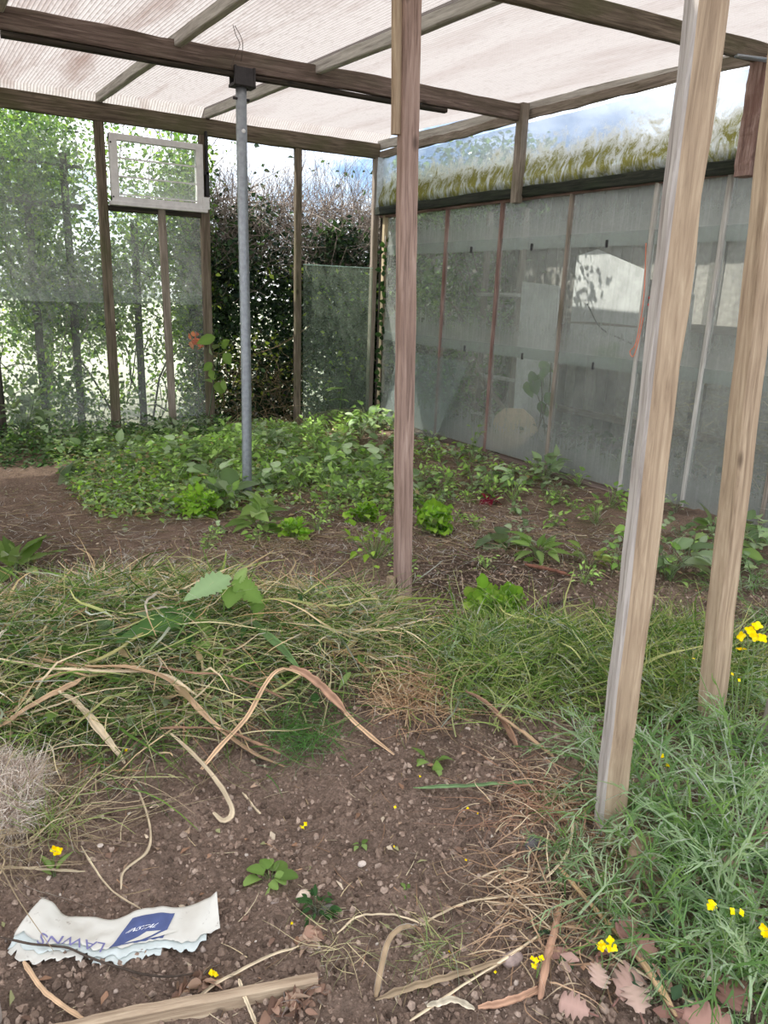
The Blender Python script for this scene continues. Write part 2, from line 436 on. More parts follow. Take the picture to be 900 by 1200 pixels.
def roofmat():
    m, nt, out = mat('roof_plastic')
    v = coords(nt); sp = nd(nt, 'ShaderNodeSeparateXYZ'); nt.links.new(v, sp.inputs[0])
    ph = mth(nt, 'FRACT', mth(nt, 'DIVIDE', sp.outputs[0], .026))
    rib = ramp(nt, mth(nt, 'ABSOLUTE', mth(nt, 'SUBTRACT', ph, .5)), [(.30, 0.0), (.46, 1.0)])
    vs = coords(nt, (1, .12, 1)); st = noise(nt, vs, 3.2, 6, .65, .4)
    n = noise(nt, v, 3, 6, .7); fine = noise(nt, coords(nt, (1, .25, 1)), 45, 4, .7)
    lft = ramp(nt, mth(nt, 'DIVIDE', sp.outputs[0], 5.0), [(.30, 1.0), (.62, .42)])
    c = mixc(nt, mth(nt, 'MULTIPLY', ramp(nt, st, [(.5, 0.0), (.7, .8)]), lft), srgb(160, 155, 152), srgb(112, 92, 84))
    c = mixc(nt, mth(nt, 'MULTIPLY', ramp(nt, fine, [(.5, 0.0), (.72, .5)]), lft), c, srgb(98, 86, 78))
    c = mixc(nt, mth(nt, 'MULTIPLY', rib, mth(nt, 'ADD', .25, mth(nt, 'MULTIPLY', lft, .4))), c, srgb(92, 83, 76))
    tl = nd(nt, 'ShaderNodeBsdfTranslucent'); nt.links.new(c, tl.inputs[0])
    df = nd(nt, 'ShaderNodeBsdfDiffuse'); nt.links.new(c, df.inputs[0])
    m1 = nd(nt, 'ShaderNodeMixShader'); m1.inputs[0].default_value = .3
    nt.links.new(tl.outputs[0], m1.inputs[1]); nt.links.new(df.outputs[0], m1.inputs[2])
    nt.links.new(m1.outputs[0], out.inputs[0]); return m
ROOF = roofmat()

def simple(name, c, rough=.6, metal=0, var=.25, scale=25, bs=.1):
    m, nt, out = mat(name); n = noise(nt, coords(nt), scale, 5)
    cc = mixc(nt, 1.0, c, ramp(nt, n, [(.3, 1 - var), (.7, 1 + var)]), 'MULTIPLY')
    princ(nt, out, cc, rough, bumpn(nt, n, bs, .004), metal, .4); return m
GALV = simple('galvanised_steel', srgb(150, 156, 162), .45, .55, .18, 30)
DKMET = simple('dark_metal', srgb(64, 62, 64), .6, .3)
BLACK = simple('black_plastic', srgb(26, 27, 30), .5)
WHITEP = simple('dirty_white_frame', srgb(214, 214, 214), .5, 0, .12, 18)
CREAMB = simple('beige_board', srgb(206, 184, 160), .9, 0, .12, 8)
WHBOARD = simple('pale_board', srgb(206, 206, 204), .85, 0, .14, 6)
ORANGE = simple('orange_twine', srgb(222, 130, 98), .8)
REDPL = simple('red_plastic', srgb(190, 52, 48), .5)

def brickmat():
    m, nt, out = mat('red_brick')
    tc = nd(nt, 'ShaderNodeTexCoord'); sp = nd(nt, 'ShaderNodeSeparateXYZ'); nt.links.new(tc.outputs['Object'], sp.inputs[0])
    cb = nd(nt, 'ShaderNodeCombineXYZ'); nt.links.new(sp.outputs[1], cb.inputs[0]); nt.links.new(sp.outputs[2], cb.inputs[1])
    b = nd(nt, 'ShaderNodeTexBrick'); b.inputs['Scale'].default_value = 1; b.inputs['Brick Width'].default_value = .225
    b.inputs['Row Height'].default_value = .075; b.inputs['Mortar Size'].default_value = .006
    b.inputs['Color1'].default_value = (*srgb(142, 78, 62), 1); b.inputs['Color2'].default_value = (*srgb(112, 62, 52), 1); b.inputs['Mortar'].default_value = (*srgb(120, 110, 100), 1)
    nt.links.new(cb.outputs[0], b.inputs['Vector'])
    n = noise(nt, coords(nt), 20, 5)
    c = mixc(nt, .7, b.outputs['Color'], ramp(nt, n, [(.3, .5), (.7, 1.2)]), 'MULTIPLY')
    princ(nt, out, c, .9, bumpn(nt, n, .4, .01)); return m
BRICK = brickmat()

# ------------------------------------------------------------------ timber
def timber(name, p0, p1, w, d, m, label=None, cat=None, group=None, kind=None, side=(1, 0, 0), parent=None, seg=14, jit=.0018, ch=.006, faces=None):
    """bar from p0 to p1; w along `side`, d along the other direction; local z runs along the grain"""
    p0 = np.asarray(p0, float); p1 = np.asarray(p1, float); L = np.linalg.norm(p1 - p0); z = (p1 - p0) / L
    x = np.asarray(side, float); x = nrm(x - z * (x @ z)); y = np.cross(z, x)
    c = min(ch, w * .25, d * .25); a, b = w / 2, d / 2
    ring = np.array([(-a + c, -b), (a - c, -b), (a, -b + c), (a, b - c), (a - c, b), (-a + c, b), (-a, b - c), (-a, -b + c)])
    V = []; f = []; mi = []
    wob = np.cumsum(rng.normal(0, jit * .5, (seg + 1, 2)), 0); wob -= np.linspace(0, 1, seg + 1)[:, None] * wob[-1]
    for i in range(seg + 1):
        r = ring * (1 + rng.normal(0, .006)) + rng.normal(0, jit * .45, (8, 2)) + wob[i]
        V += [(q[0], q[1], L * i / seg) for q in r]
    for i in range(seg):
        for j in range(8):
            k = (j + 1) % 8; f.append((i * 8 + j, i * 8 + k, i * 8 + 8 + k, i * 8 + 8 + j))
            mi.append(faces.get(j, 0) if faces else 0)
    mb = MB(); mb.v = [np.array(V)]; mb.c = [np.full((len(V), 3), .5)]; mb.n = len(V)
    mb.f = [np.array(f), np.array([list(range(7, -1, -1)), [seg * 8 + j for j in range(8)]])]
    mb.m = [np.array(mi), np.array([0, 0])]
    o = mb.build(name, m, parent, smooth=False)
    mw = Matrix(((x[0], y[0], z[0], p0[0]), (x[1], y[1], z[1], p0[1]), (x[2], y[2], z[2], p0[2]), (0, 0, 0, 1)))
    if parent is not None:
        mw = Matrix.Translation(-Vector(parent.location)) @ mw
    o.matrix_basis = mw
    return tag(o, label, cat, group, kind)

def boxmb(mb, lo, hi, col=(.5, .5, .5), mi=0):
    x0, y0, z0 = lo; x1, y1, z1 = hi
    V = [(x0, y0, z0), (x1, y0, z0), (x1, y1, z0), (x0, y1, z0), (x0, y0, z1), (x1, y0, z1), (x1, y1, z1), (x0, y1, z1)]
    mb.add(V, [(0, 3, 2, 1), (4, 5, 6, 7), (0, 1, 5, 4), (1, 2, 6, 5), (2, 3, 7, 6), (3, 0, 4, 7)], col, mi)

def bevel(o, w=.002):
    md = o.modifiers.new('bevel', 'BEVEL'); md.width = w; md.segments = 2; md.limit_method = 'ANGLE'
    return o

# ================================================================== SETTING
YF, XR = 7.85, 4.6
# ---- ground
def ground():
    xs = np.concatenate([np.arange(-3.2, -.4, .05), np.arange(-.4, 2.9, .0135), np.arange(2.9, 4.78, .03)])
    ys = np.concatenate([np.arange(-.6, .55, .06), np.arange(.55, 2.6, .0125), np.arange(2.6, 4.6, .022), np.arange(4.6, 8.3, .04)])
    X, Y = np.meshgrid(xs, ys); X = X.ravel(); Y = Y.ravel()
    Z = gz(X, Y)
    nx, ny = len(xs), len(ys)
    i = (np.arange(ny - 1)[:, None] * nx + np.arange(nx - 1)[None]).ravel()
    f = np.stack([i, i + 1, i + nx + 1, i + nx], 1)
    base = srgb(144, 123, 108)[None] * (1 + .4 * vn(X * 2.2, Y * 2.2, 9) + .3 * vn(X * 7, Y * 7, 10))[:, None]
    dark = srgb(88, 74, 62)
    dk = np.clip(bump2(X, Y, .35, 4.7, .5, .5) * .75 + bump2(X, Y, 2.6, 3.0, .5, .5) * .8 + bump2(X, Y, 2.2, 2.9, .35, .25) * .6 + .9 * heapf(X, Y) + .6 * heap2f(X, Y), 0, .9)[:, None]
    heap_shade = np.clip(heapf(X, Y) + heap2f(X, Y), 0, 1)[:, None]  # soil under the heaps coloured darker, as shade between the blades
    c = base * (1 - dk) + dark[None] * dk * (1 - .6 * heap_shade)
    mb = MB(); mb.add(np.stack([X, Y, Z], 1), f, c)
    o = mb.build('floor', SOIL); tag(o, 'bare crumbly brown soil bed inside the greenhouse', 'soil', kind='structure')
ground()

def outside_ground():
    mb = MB()
    xs = np.concatenate([np.linspace(-60, -4, 15), np.linspace(-3.3, 8, 60), np.linspace(9, 60, 14)])
    ys = np.concatenate([np.linspace(-30, -1, 10), np.linspace(0, 14, 60), np.linspace(15, 90, 20)])
    X, Y = np.meshgrid(xs, ys); X = X.ravel(); Y = Y.ravel()
    Z = -.42 + .06 * vn(X * .7, Y * .7, 20)
    Z = Z + .33 * sst(9.6, 11, Y)
    nx, ny = len(xs), len(ys)
    i = (np.arange(ny - 1)[:, None] * nx + np.arange(nx - 1)[None]).ravel()
    f = np.stack([i, i + 1, i + nx + 1, i + nx], 1)
    k = sst(9.6, 10.4, Y)[:, None]
    c = srgb(96, 88, 74)[None] * (1 - k) + srgb(206, 206, 184)[None] * k
    c = c * (1 + .2 * vn(X * 1.5, Y * 1.5, 21))[:, None]
    mb.add(np.stack([X, Y, Z], 1), f, c)
    tag(mb.build('ground_outside', SOIL), 'pale dry ground beyond the hedge', 'ground', kind='structure')
outside_ground()

# ---- roof: corrugated sheets on rafters
def rz(y): return 2.86 + .0346 * (y - 5.45)
def roofz(x, y): return rz(y) + .078 + .012 * (x - 1.65) - .085 * sst(7.84, 7.98, y)
ceil_e = empty('ceiling', (0, 0, 0), 'translucent ribbed plastic roof over the greenhouse', 'roof', kind='structure')
def sheet(x0, x1, y0, y1, dz=0.0):
    n = int((x1 - x0) / .0065); xs = np.linspace(x0, x1, n); ys = np.concatenate([np.linspace(y0, 7.8, 10), [7.86, 7.91, 7.96, 8.0]])
    X, Y = np.meshgrid(xs, ys); X = X.ravel(); Y = Y.ravel()
    Z = roofz(X, Y) + dz + .003 * np.cos(X / .026 * 2 * np.pi) + .01 * vn(X * .9, Y * .9, 33)
    i = (np.arange(13)[:, None] * n + np.arange(n - 1)[None]).ravel()
    f = np.stack([i, i + 1, i + n + 1, i + n], 1)
    mb = MB(); mb.add(np.stack([X, Y, Z], 1), f); mb.build('roof_sheet', ROOF, ceil_e)
for a, b, dz in ((-4.2, -1.4, 0), (-1.43, .64, .008), (.61, 1.67, 0), (1.63, 2.67, .008), (2.62, 4.72, 0)):
    sheet(a, b, 1.5, 8.02, dz)

for x, lab in ((1.65, 'pale roof rafter crossing the brown beam left of the steel pole'), (2.64, 'pale roof rafter crossing the brown beam right of the steel pole'), (.62, 'roof rafter above the left end of the brown beam')):
    timber('rafter', (x, 1.5, rz(1.5) + .038), (x, 7.84, rz(7.84) + .038), .055, .075, W_RAFT, lab, 'rafter', 'rafters under the plastic roof', side=(1, 0, 0), seg=30)

# long beams across
timber('roof_beam', (-2.5, 5.49, 2.815), (4.52, 5.42, 2.862), .125, .05, W_BROWN, 'long brown roof beam carried by the steel pole', 'beam', side=(0, 0, 1), seg=40, jit=.004)
timber('splice_board', (.62, 5.46, 2.756), (3.75, 5.43, 2.777), .05, .03, W_DARK, 'dark board fixed under the long brown roof beam', 'board', side=(0, 1, 0), seg=16)
bl = np.array([2.0, 3.13, 2.715]); br = np.array([4.55, 3.24, 2.84])
bl = br + (bl - br) * (6.0 / 2.55)
timber('roof_beam', bl, br, .10, .05, W_GREEN, 'greenish roof beam nearest the camera, ending at the red-brown post', 'beam', side=(0, 0, 1), seg=40, jit=.003)
timber('wall_plate', (-3.2, YF, 2.872), (4.56, YF, 2.872), .15, .07, W_GREEN, 'dark timber along the top of the far wall', 'beam', side=(0, 0, 1), seg=50, jit=.004)

# ---- far wall posts
def pathz(x, y): return float(gz(x, y, False))
for x, w, m, lab, top in ((.60, .085, W_DARK, 'dark far-wall post at the left edge', 2.80), (1.632, .085, W_GREEN, 'grey far-wall post left of the white louvre window', 2.80),
                          (2.595, .085, W_GREEN, 'dark far-wall post right of the white louvre window', 2.80), (3.60, .07, W_GREEN, 'mossy far-wall post between the open bay and the leaning glass', 2.80),
                          (4.54, .07, W_GREY, 'far-wall post beside the corner, right of the leaning glass', 2.80)):
    timber('wall_post', (x, YF, pathz(x, YF) - .1), (x, YF, top), w, .06, m, lab, 'post', 'posts of the far wall')
timber('wall_stud', (2.20, YF - .01, pathz(2.2, YF) - .15), (2.165, YF - .01, 2.12), .07, .05, W_GREY, 'short grey stud standing under the white louvre window', 'post')
timber('window_rail', (1.675, YF, 2.065), (2.555, YF, 2.07), .05, .05, W_DARK, 'dark rail directly under the white louvre window', 'rail', side=(0, 0, 1), seg=8)

# ---- louvre window
def louvre():
    x0, x1, z0, z1 = 1.70, 2.57, 2.10, 2.70
    y = YF - .045
    r = empty('louvre_window', (x0, y, z0), 'small white framed louvre window high on the far wall', 'window')
    mb = MB()
    t = .07
    for lo, hi in (((x0, y - .03, z0), (x1, y + .03, z0 + t)), ((x0, y - .03, z1 - t * .8), (x1, y + .03, z1)), ((x0, y - .0298, z0 + .001), (x0 + t, y + .0298, z1 - .001)), ((x1 - t, y - .0298, z0 + .001), (x1, y + .0298, z1 - .001)),
                   ((x0 - .02, y - .045, z0 - .012), (x1 + .03, y + .02, z0 + .025)), ((x1 - .02, y - .04, z0 + .02), (x1 + .05, y + .02, z0 + .13))):
        boxmb(mb, lo, hi)
    bevel(mb.build('window_frame', WHITEP, r, (x0, y, z0), False), .004)
    for k in range(3):
        mb = MB(); zb = z0 + t + .012 + k * .155
        V = [(x0 + t, y - .022, zb), (x1 - t, y - .022, zb), (x1 - t, y + .012, zb + .165), (x0 + t, y + .012, zb + .165)]
        V += [(p[0], p[1] + .005, p[2]) for p in V]
        mb.add(V, [(0, 1, 2, 3), (7, 6, 5, 4), (0, 4, 5, 1), (1, 5, 6, 2), (2, 6, 7, 3), (3, 7, 4, 0)])
        bl = mb.build('louvre_blade', G_FAR, r, (x0, y, z0), False)
        mb = MB(); boxmb(mb, (x0 + t, y - .03, zb - .004), (x1 - t, y - .02, zb + .009))
        mb.build('blade_edge', WHITEP, bl, (0, 0, 0), False).location = (-x0, -y, -z0)
    mb = MB()
    for zz in (z0 + .06, z0 + .52): tube(mb, [(x0 + .012, y - .036, zz), (x0 + .012, y - .03, zz)], .008, (.1, .1, .1), 8)
    mb.build('screw', DKMET, r, (x0, y, z0))
    s = MB()
    boxmb(s, (x1 + .018, y - .05, z0 + .14), (x1 + .05, y + .0, z0 + .36)); boxmb(s, (x1 + .022, y - .045, z0 + .34), (x1 + .042, y - .005, z1 + .12))
    boxmb(s, (x1 + .0, y - .05, z0 + .33), (x1 + .05, y - .02, z0 + .36))
    tag(bevel(s.build('window_stay', BLACK, None, (x1, y, z0), False), .004), 'black window stay screwed beside the white louvre window', 'window stay')
louvre()

# ---- glass of the far wall
def pane(name, lo, hi, m, parent=None, label=None, cat=None, group=None, kind=None, tilt=0.0, amp=0.0):
    """thin glass sheet; lo/hi are opposite corners"""
    lo = np.array(lo, float); hi = np.array(hi, float); mb = MB(); boxmb(mb, lo * 0, hi - lo)
    o = mb.build(name, m, None, (0, 0, 0), False)
    o.location = lo
    if parent is not None: o.parent = parent; o.location = Vector(lo) - parent.location
    return tag(o, label, cat, group, kind)
k = 1
for x0, x1 in ((-3.1, -1.35), (-1.35, .57), (.64, 1.595), (1.67, 2.565)):
    w = empty('window_%d' % k, (x0, YF, -.1), ['hazy glass at the far left of the far wall, out of the main view', 'hazy far-wall glass left of the dark edge post', 'wide hazy far-wall glass left of the louvre window', 'hazy far-wall glass under the louvre window'][k - 1], 'window', kind='structure')
    top = 2.80 if k < 4 else 2.04
    pane('pane', (x0, YF + .012, -.12), (x1, YF + .016, 1.31), G_FAR, w)
    pane('pane', (x0, YF + .018, 1.21), (x1, YF + .022, top), G_FAR, w)
    k += 1
ls = empty('leaning_glass_sheet', (3.66, YF - .05, pathz(4, YF)), 'tall greenish glass sheet standing in the bay by the corner', 'glass sheet')
pane('sheet', (3.645, YF - .06, -.12), (4.5, YF - .054, 1.655), G_LOOSE, ls)
mb = MB(); boxmb(mb, (3.645, YF - .061, 1.655), (4.5, YF - .053, 1.664)); mb.build('cut_edge', simple('glass_edge', srgb(176, 206, 194), .2), ls, ls.location, False)

# ---- right wall
wr = empty('wall_right', (XR, 0, 0), 'glazed timber wall along the right side', 'wall', kind='structure')
MUL = [7.78, 6.53, 5.69, 4.83, 3.99, 3.41, 2.80, 2.16, 1.5, .8]
mm = [W_DARK, W_RED, W_RED, W_GREY, W_RAFT, W_RAFT, W_GREY, W_GREY, W_GREY, W_GREY]
for y, m in zip(MUL, mm):
    timber('mullion', (XR, y, -.06), (XR, y, 2.24), .045, .034, m, parent=wr, seg=10)
timber('sole_plate', (XR - .01, .5, -.055), (XR - .01, 7.8, -.055), .05, .11, W_BROWN, parent=wr, side=(0, 0, 1), seg=30, jit=.004)
timber('head_rail', (XR, .5, 2.215), (XR, 7.8, 2.215), .05, .06, W_RED, parent=wr, side=(0, 0, 1), seg=30, jit=.004)
timber('ledge', (XR - .05, .5, 2.258), (XR - .05, 7.8, 2.258), .08, .09, W_LEDGE, parent=wr, side=(0, 0, 1), seg=40, jit=.006)
mb = MB(); boxmb(mb, (XR - .045, .4, -.42), (XR + .08, 7.9, -.085)); mb.build('brick_course', BRICK, wr, (XR, 0, 0), False)
wlab = ['corner', 'second from the corner', 'third from the corner with the beige board behind it', 'fourth from the corner with sunlight on the boards behind', 'narrow, just beyond the tallest near post', 'narrow, right of the tallest near post', 'at the right edge behind the leaning post', 'right of the frame', 'far right out of the frame']
for i in range(len(MUL) - 1):
    y1, y0 = MUL[i] - .018, MUL[i + 1] + .018
    w = empty('window_%d' % k, (XR, y0, -.03), 'dirty glass bay of the right wall, ' + wlab[i], 'window', kind='structure'); k += 1
    pane('pane', (XR - .012, y0, -.01), (XR - .008, y1, .98), G_RIGHT, w)
    pane('pane', (XR - .004, y0, .885), (XR + .000, y1, 1.90), G_RIGHT, w)
    pane('pane', (XR + .004, y0, 1.80), (XR + .008, y1, 2.2), G_RIGHT, w)
    mb = MB()
    for zz in (.885, 1.80):
        ym = (y0 + y1) / 2
        boxmb(mb, (XR - .02, ym - .004, zz - .01), (XR + .004, ym + .004, zz + .045))
    mb.build('glass_clip', DKMET, w, (XR, y0, -.03), False)

# algae film band above
def film():
    ys = np.linspace(.5, 7.76, 140); zs = np.linspace(2.275, 2.80, 14)
    Yg, Zg = np.meshgrid(ys, zs); Yg = Yg.ravel(); Zg = Zg.ravel()
    t = (Zg - 2.275) / .525
    Xg = XR - .02 - .06 * np.exp(-((t - .16) / .2) ** 2) + .02 * vn(Yg * 3, Zg * 5, 50) + .008 * vn(Yg * 14, Zg * 10, 51)
    n = len(ys); i = (np.arange(len(zs) - 1)[:, None] * n + np.arange(n - 1)[None]).ravel()
    mb = MB(); mb.add(np.stack([Xg, Yg, Zg], 1), np.stack([i, i + 1, i + n + 1, i + n], 1))
    tag(mb.build('plastic_film', FILM, None, (XR, .5, 2.275)), 'algae-stained clear plastic film stretched above the right wall glass', 'plastic film')
    # return of the film at the corner
    mb = MB(); xs = np.linspace(4.5, 4.62, 8); X, Z = np.meshgrid(xs, zs); X = X.ravel(); Z = Z.ravel()
    n = 8; i = (np.arange(13)[:, None] * n + np.arange(n - 1)[None]).ravel()
    mb.add(np.stack([X, 7.76 + .02 * vn(X * 20, Z * 8, 3), Z], 1), np.stack([i, i + 1, i + n + 1, i + n], 1))
    tag(mb.build('plastic_film', simple('cloudy_plastic', srgb(196, 206, 214), .4), None, (4.56, 7.76, 2.275)), 'small cloudy sheet of plastic wrapped round the far corner', 'plastic film')
film()
timber('film_batten', (XR - .03, .5, 2.825), (XR - .03, 7.8, 2.835), .07, .04, W_GREY, 'grey batten holding the top of the algae-stained film', 'batten', side=(0, 0, 1), seg=50, jit=.008)
timber('eaves_board', (XR + .0, .5, 2.865), (XR + .0, 7.9, 2.945), .09, .05, W_RAFT, 'pale board between the stained film and the roof edge', 'board', side=(0, 0, 1), seg=40, jit=.006)
timber('short_post', (XR - .1, 5.40, 2.17), (XR - .1, 5.40, 2.93), .075, .08, W_GREY, 'short grey post at the right end of the long brown beam', 'post')
timber('short_post', (XR - .13, 3.215, 2.16), (XR - .13, 3.215, 2.80), .10, .115, W_RED, 'thick split red-brown post hanging under the nearest beam', 'post', jit=.004, seg=20)
# galvanised tie on the near beam
mb = MB(); tube(mb, smooth_path([(4.16, 3.165, 2.755), (4.3, 3.16, 2.765), (4.46, 3.155, 2.78), (4.62, 3.15, 2.83)], 10), .012, (.6, .6, .6), 8)
tube(mb, [(4.15, 3.16, 2.752), (4.42, 3.15, 2.775)], .02, (.6, .6, .6), 8, flat=.5)
tag(mb.build('metal_tie', GALV, None, (4.3, 3.16, 2.77)), 'galvanised metal tie bolted to the end of the nearest beam', 'bracket')
# corner post with ivy
timber('corner_post', (4.60, 7.70, pathz(4.5, 7.7) - .1), (4.60, 7.70, 2.27), .07, .05, W_CORNER, 'cream timber corner post with ivy climbing it', 'post')
mb = MB(); n = 46; zz = np.linspace(.2, 1.95, n)
P = np.stack([4.575 + .02 * rng.normal(size=n), 7.665 + 0 * zz, zz], 1); Dv = rdir(n, -.6, .3); Dv[:, 1] = -abs(Dv[:, 1]) * .3
leaves(mb, T_HED2, P, Dv, np.tile([[0, -1, .2]], (n, 1)), rng.uniform(.05, .09, n), rng.uniform(.05, .08, n), rand_cols(pal((40, 62, 38), (58, 84, 46)), n))
tube(mb, [(4.58, 7.668, z + 0) for z in np.linspace(-.1, 2, 12)], .005, srgb(70, 56, 44), 5)
tag(mb.build('ivy', LEAF, None, (4.58, 7.67, 0)), 'dark ivy strand climbing the cream corner post', 'ivy')
# loose glass leaning in the corner against the right wall
mb = MB()
q = [(4.30, 7.2, -.12), (4.36, 6.28, -.12), (4.575, 6.02, .78), (4.575, 7.3, .80)]
q2 = [(a + .005, b, c) for a, b, c in q]
mb.add(q + q2, [(0, 1, 2, 3), (7, 6, 5, 4), (0, 4, 5, 1), (1, 5, 6, 2), (2, 6, 7, 3), (3, 7, 4, 0)])
tag(mb.build('loose_glass_pane', G_CUT, None, (4.4, 6.7, 0), False), 'cut glass pane leaning against the right wall near the corner', 'glass sheet')

# ---- inner posts
def lean(px, py, base, zt):
    """top of a post through the given sight line at height zt"""
    p = aty(px, py, base[1]); s = (zt - base[2]) / (p[2] - base[2])
    return base + (p - base) * s
b = hit(712, 968); b[2] -= .03; tall_base = b.copy()
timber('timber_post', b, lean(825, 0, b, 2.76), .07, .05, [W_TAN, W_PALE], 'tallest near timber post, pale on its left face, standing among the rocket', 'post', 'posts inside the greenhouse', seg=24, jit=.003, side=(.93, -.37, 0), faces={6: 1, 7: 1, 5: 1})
b = hit(831, 852); b[2] -= .04
timber('timber_post', b, lean(899, 250, b, 2.76), .075, .058, W_TAN, 'leaning tan timber post near the right edge, behind the tallest post', 'post', 'posts inside the greenhouse', seg=24, jit=.003)
b = hit(472, 712); b[2] -= .04; mid_base = b.copy()
mt = lean(482, 0, b, 2.78)
timber('timber_post', b, mt, .078, .05, W_PINK, 'pinkish brown timber post standing alone mid-bed', 'post', 'posts inside the greenhouse', seg=24, jit=.002)
u = nrm(mt - b)
a0 = b + np.array([-.058, .01, 0])
timber('stub_board', a0 + u * .0, a0 + u * .2, .03, .045, W_TAN, 'short offcut beside the foot of the pinkish brown post', 'offcut', seg=5)
z0 = aty(470, 158, b[1])[2]; s0 = (z0 - b[2]) / u[2]
timber('nailed_batten', a0 + np.array([.003, 0, 0]) + u * s0, a0 + u * (s0 + .75), .036, .03, W_TAN, 'thin pale batten nailed high on the pinkish brown post', 'batten', seg=6)
b = hit(897, 880); b[2] -= .05
timber('wooden_stake', b, b + np.array([.02, 0, .22]), .06, .05, W_GREY, 'short grey stake at the right edge among the rocket', 'stake', seg=6)

# ---- steel pole
def pole():
    x, y = aty(283, 98, 5.46)[0], 5.46
    zf = pathz(x, y) - .1
    r = empty('steel_pole', (x, y, zf), 'round galvanised steel pole holding up the brown beam', 'pole')
    mb = MB(); rad = .037
    # plain tube; light through its bolt hole is a painted disc
    zs = np.linspace(zf, 2.70, 40); tube(mb, [(x + .004 * math.sin(z * 2), y, z) for z in zs], rad, (.5, .5, .5), 20)
    mb.build('tube', GALV, r, (x, y, zf))
    mb = MB()
    boxmb(mb, (x - .075, y - .05, 2.695), (x + .085, y + .05, 2.715))
    boxmb(mb, (x - .07, y - .062, 2.70), (x + .075, y - .045, 2.81)); boxmb(mb, (x - .07, y + .03, 2.70), (x + .075, y + .047, 2.81))
    for sx in (-.072, .062): boxmb(mb, (x + sx, y - .07, 2.70), (x + sx + .014, y - .044, 2.815))
    bevel(mb.build('saddle_bracket', DKMET, r, (x, y, zf), False), .003)
    mb = MB(); tube(mb, [(x - .065, y - .01, 2.625), (x + .05, y - .01, 2.625)], .009, (.3, .3, .3), 8)
    mb.build('cross_bolt', DKMET, r, (x, y, zf))
    mb = MB(); tube(mb, [(x - .003, y - rad - .0015, 2.425), (x - .003, y - rad + .004, 2.425)], .014, (.9, .9, .9), 14)
    tag(mb.build('lit_hole_disc', simple('hole_light', srgb(236, 238, 240), .6), r, (x, y, zf)), 'bright disc painted as light through a bolt hole')
pole()
# roof wire
mb = MB(); wp = [aty(273, 16, 5.0), aty(276, 40, 5.1), aty(281, 52, 5.2), aty(277, 62, 5.3), aty(274, 70, 5.35), aty(271, 78, 5.38)]
wp[0][2] = roofz(wp[0][0], wp[0][1]) - .005
tube(mb, smooth_path(wp, 24), .0022, srgb(120, 110, 104), 5)
tube(mb, smooth_path([wp[0] + [.01, 0, 0], wp[1] + [.03, 0, 0], wp[2] + [.02, 0, 0], wp[4] + [.05, 0, 0]], 20), .0022, srgb(120, 110, 104), 5)
tag(mb.build('wire_loop', TWIG, None, wp[0]), 'thin wire loop hanging from the roof above the steel pole', 'wire')
# orange twine and red hook on the right wall mullion
mb = MB(); X = XR - .045
tw = [atx(757, 285, X), atx(756, 320, X), atx(754, 352, X), atx(749, 385, X), atx(744, 405, X), atx(738, 412, X), atx(742, 418, X), atx(748, 400, X), atx(754, 372, X)]
tube(mb, smooth_path(tw, 50), .0036, (.5, .3, .2), 6)
tag(mb.build('orange_twine', ORANGE, None, tw[0]), 'frayed orange twine hanging on the right wall frame', 'twine')
mb = MB(); cc = atx(763, 353, XR - .06); a = np.linspace(.6, 5.6, 20)
tube(mb, [cc + np.array([0, math.cos(t) * .028, math.sin(t) * .032]) for t in a], .0075, (.5, .1, .1), 8)
tag(mb.build('hook', REDPL, None, cc), 'small red open hook beside the orange twine', 'hook')

# ================================================================== OUTSIDE PLANTING
def hedge_leaves(mb, n, x0, x1, y0, y1, z0, z1, cols, size, dens, T=T_HED, var=.25):
    """leaves in a box, thinned by dens(x, y, z) in 0..1"""
    got = 0
    while got < n:
        m = int((n - got) * 2.2) + 1000
        P = np.stack([rng.uniform(x0, x1, m), rng.uniform(y0, y1, m), rng.uniform(z0, z1, m)], 1)
        P = P[rng.uniform(size=m) < dens(P[:, 0], P[:, 1], P[:, 2])][:n - got]
        if len(P) == 0: break
        k = len(P); D = rdir(k, -1, .5); Nn = nrm(rdir(k) + np.array([0, -.6, .7]))
        L = rng.uniform(*size, k)
        leaves(mb, T, P, D, Nn, L, L * rng.uniform(.55, .8, k), rand_cols(cols, k, var), .15, .3)
        got += k
def branches(mb, n, x0, x1, y0, y1, z0, z1, lrange, rad, cols, up=.5, K=6):
    P = np.stack([rng.uniform(x0, x1, n), rng.uniform(y0, y1, n), rng.uniform(z0, z1, n)], 1)
    D = nrm(rdir(n) + np.array([0, 0, up])); L = rng.uniform(*lrange, n)
    t = np.linspace(0, 1, K)
    B = rdir(n) * .35; w = rng.normal(0, .03, (n, K, 3)).cumsum(1)
    CT = P[:, None] + D[:, None] * (L[:, None] * t)[..., None] + B[:, None] * (L[:, None] * t ** 2)[..., None] + w * L[:, None, None]
    tubes(mb, CT, rng.uniform(*rad, n), rand_cols(cols, n))

TW = pal((104, 92, 84), (128, 116, 106), (86, 76, 68))
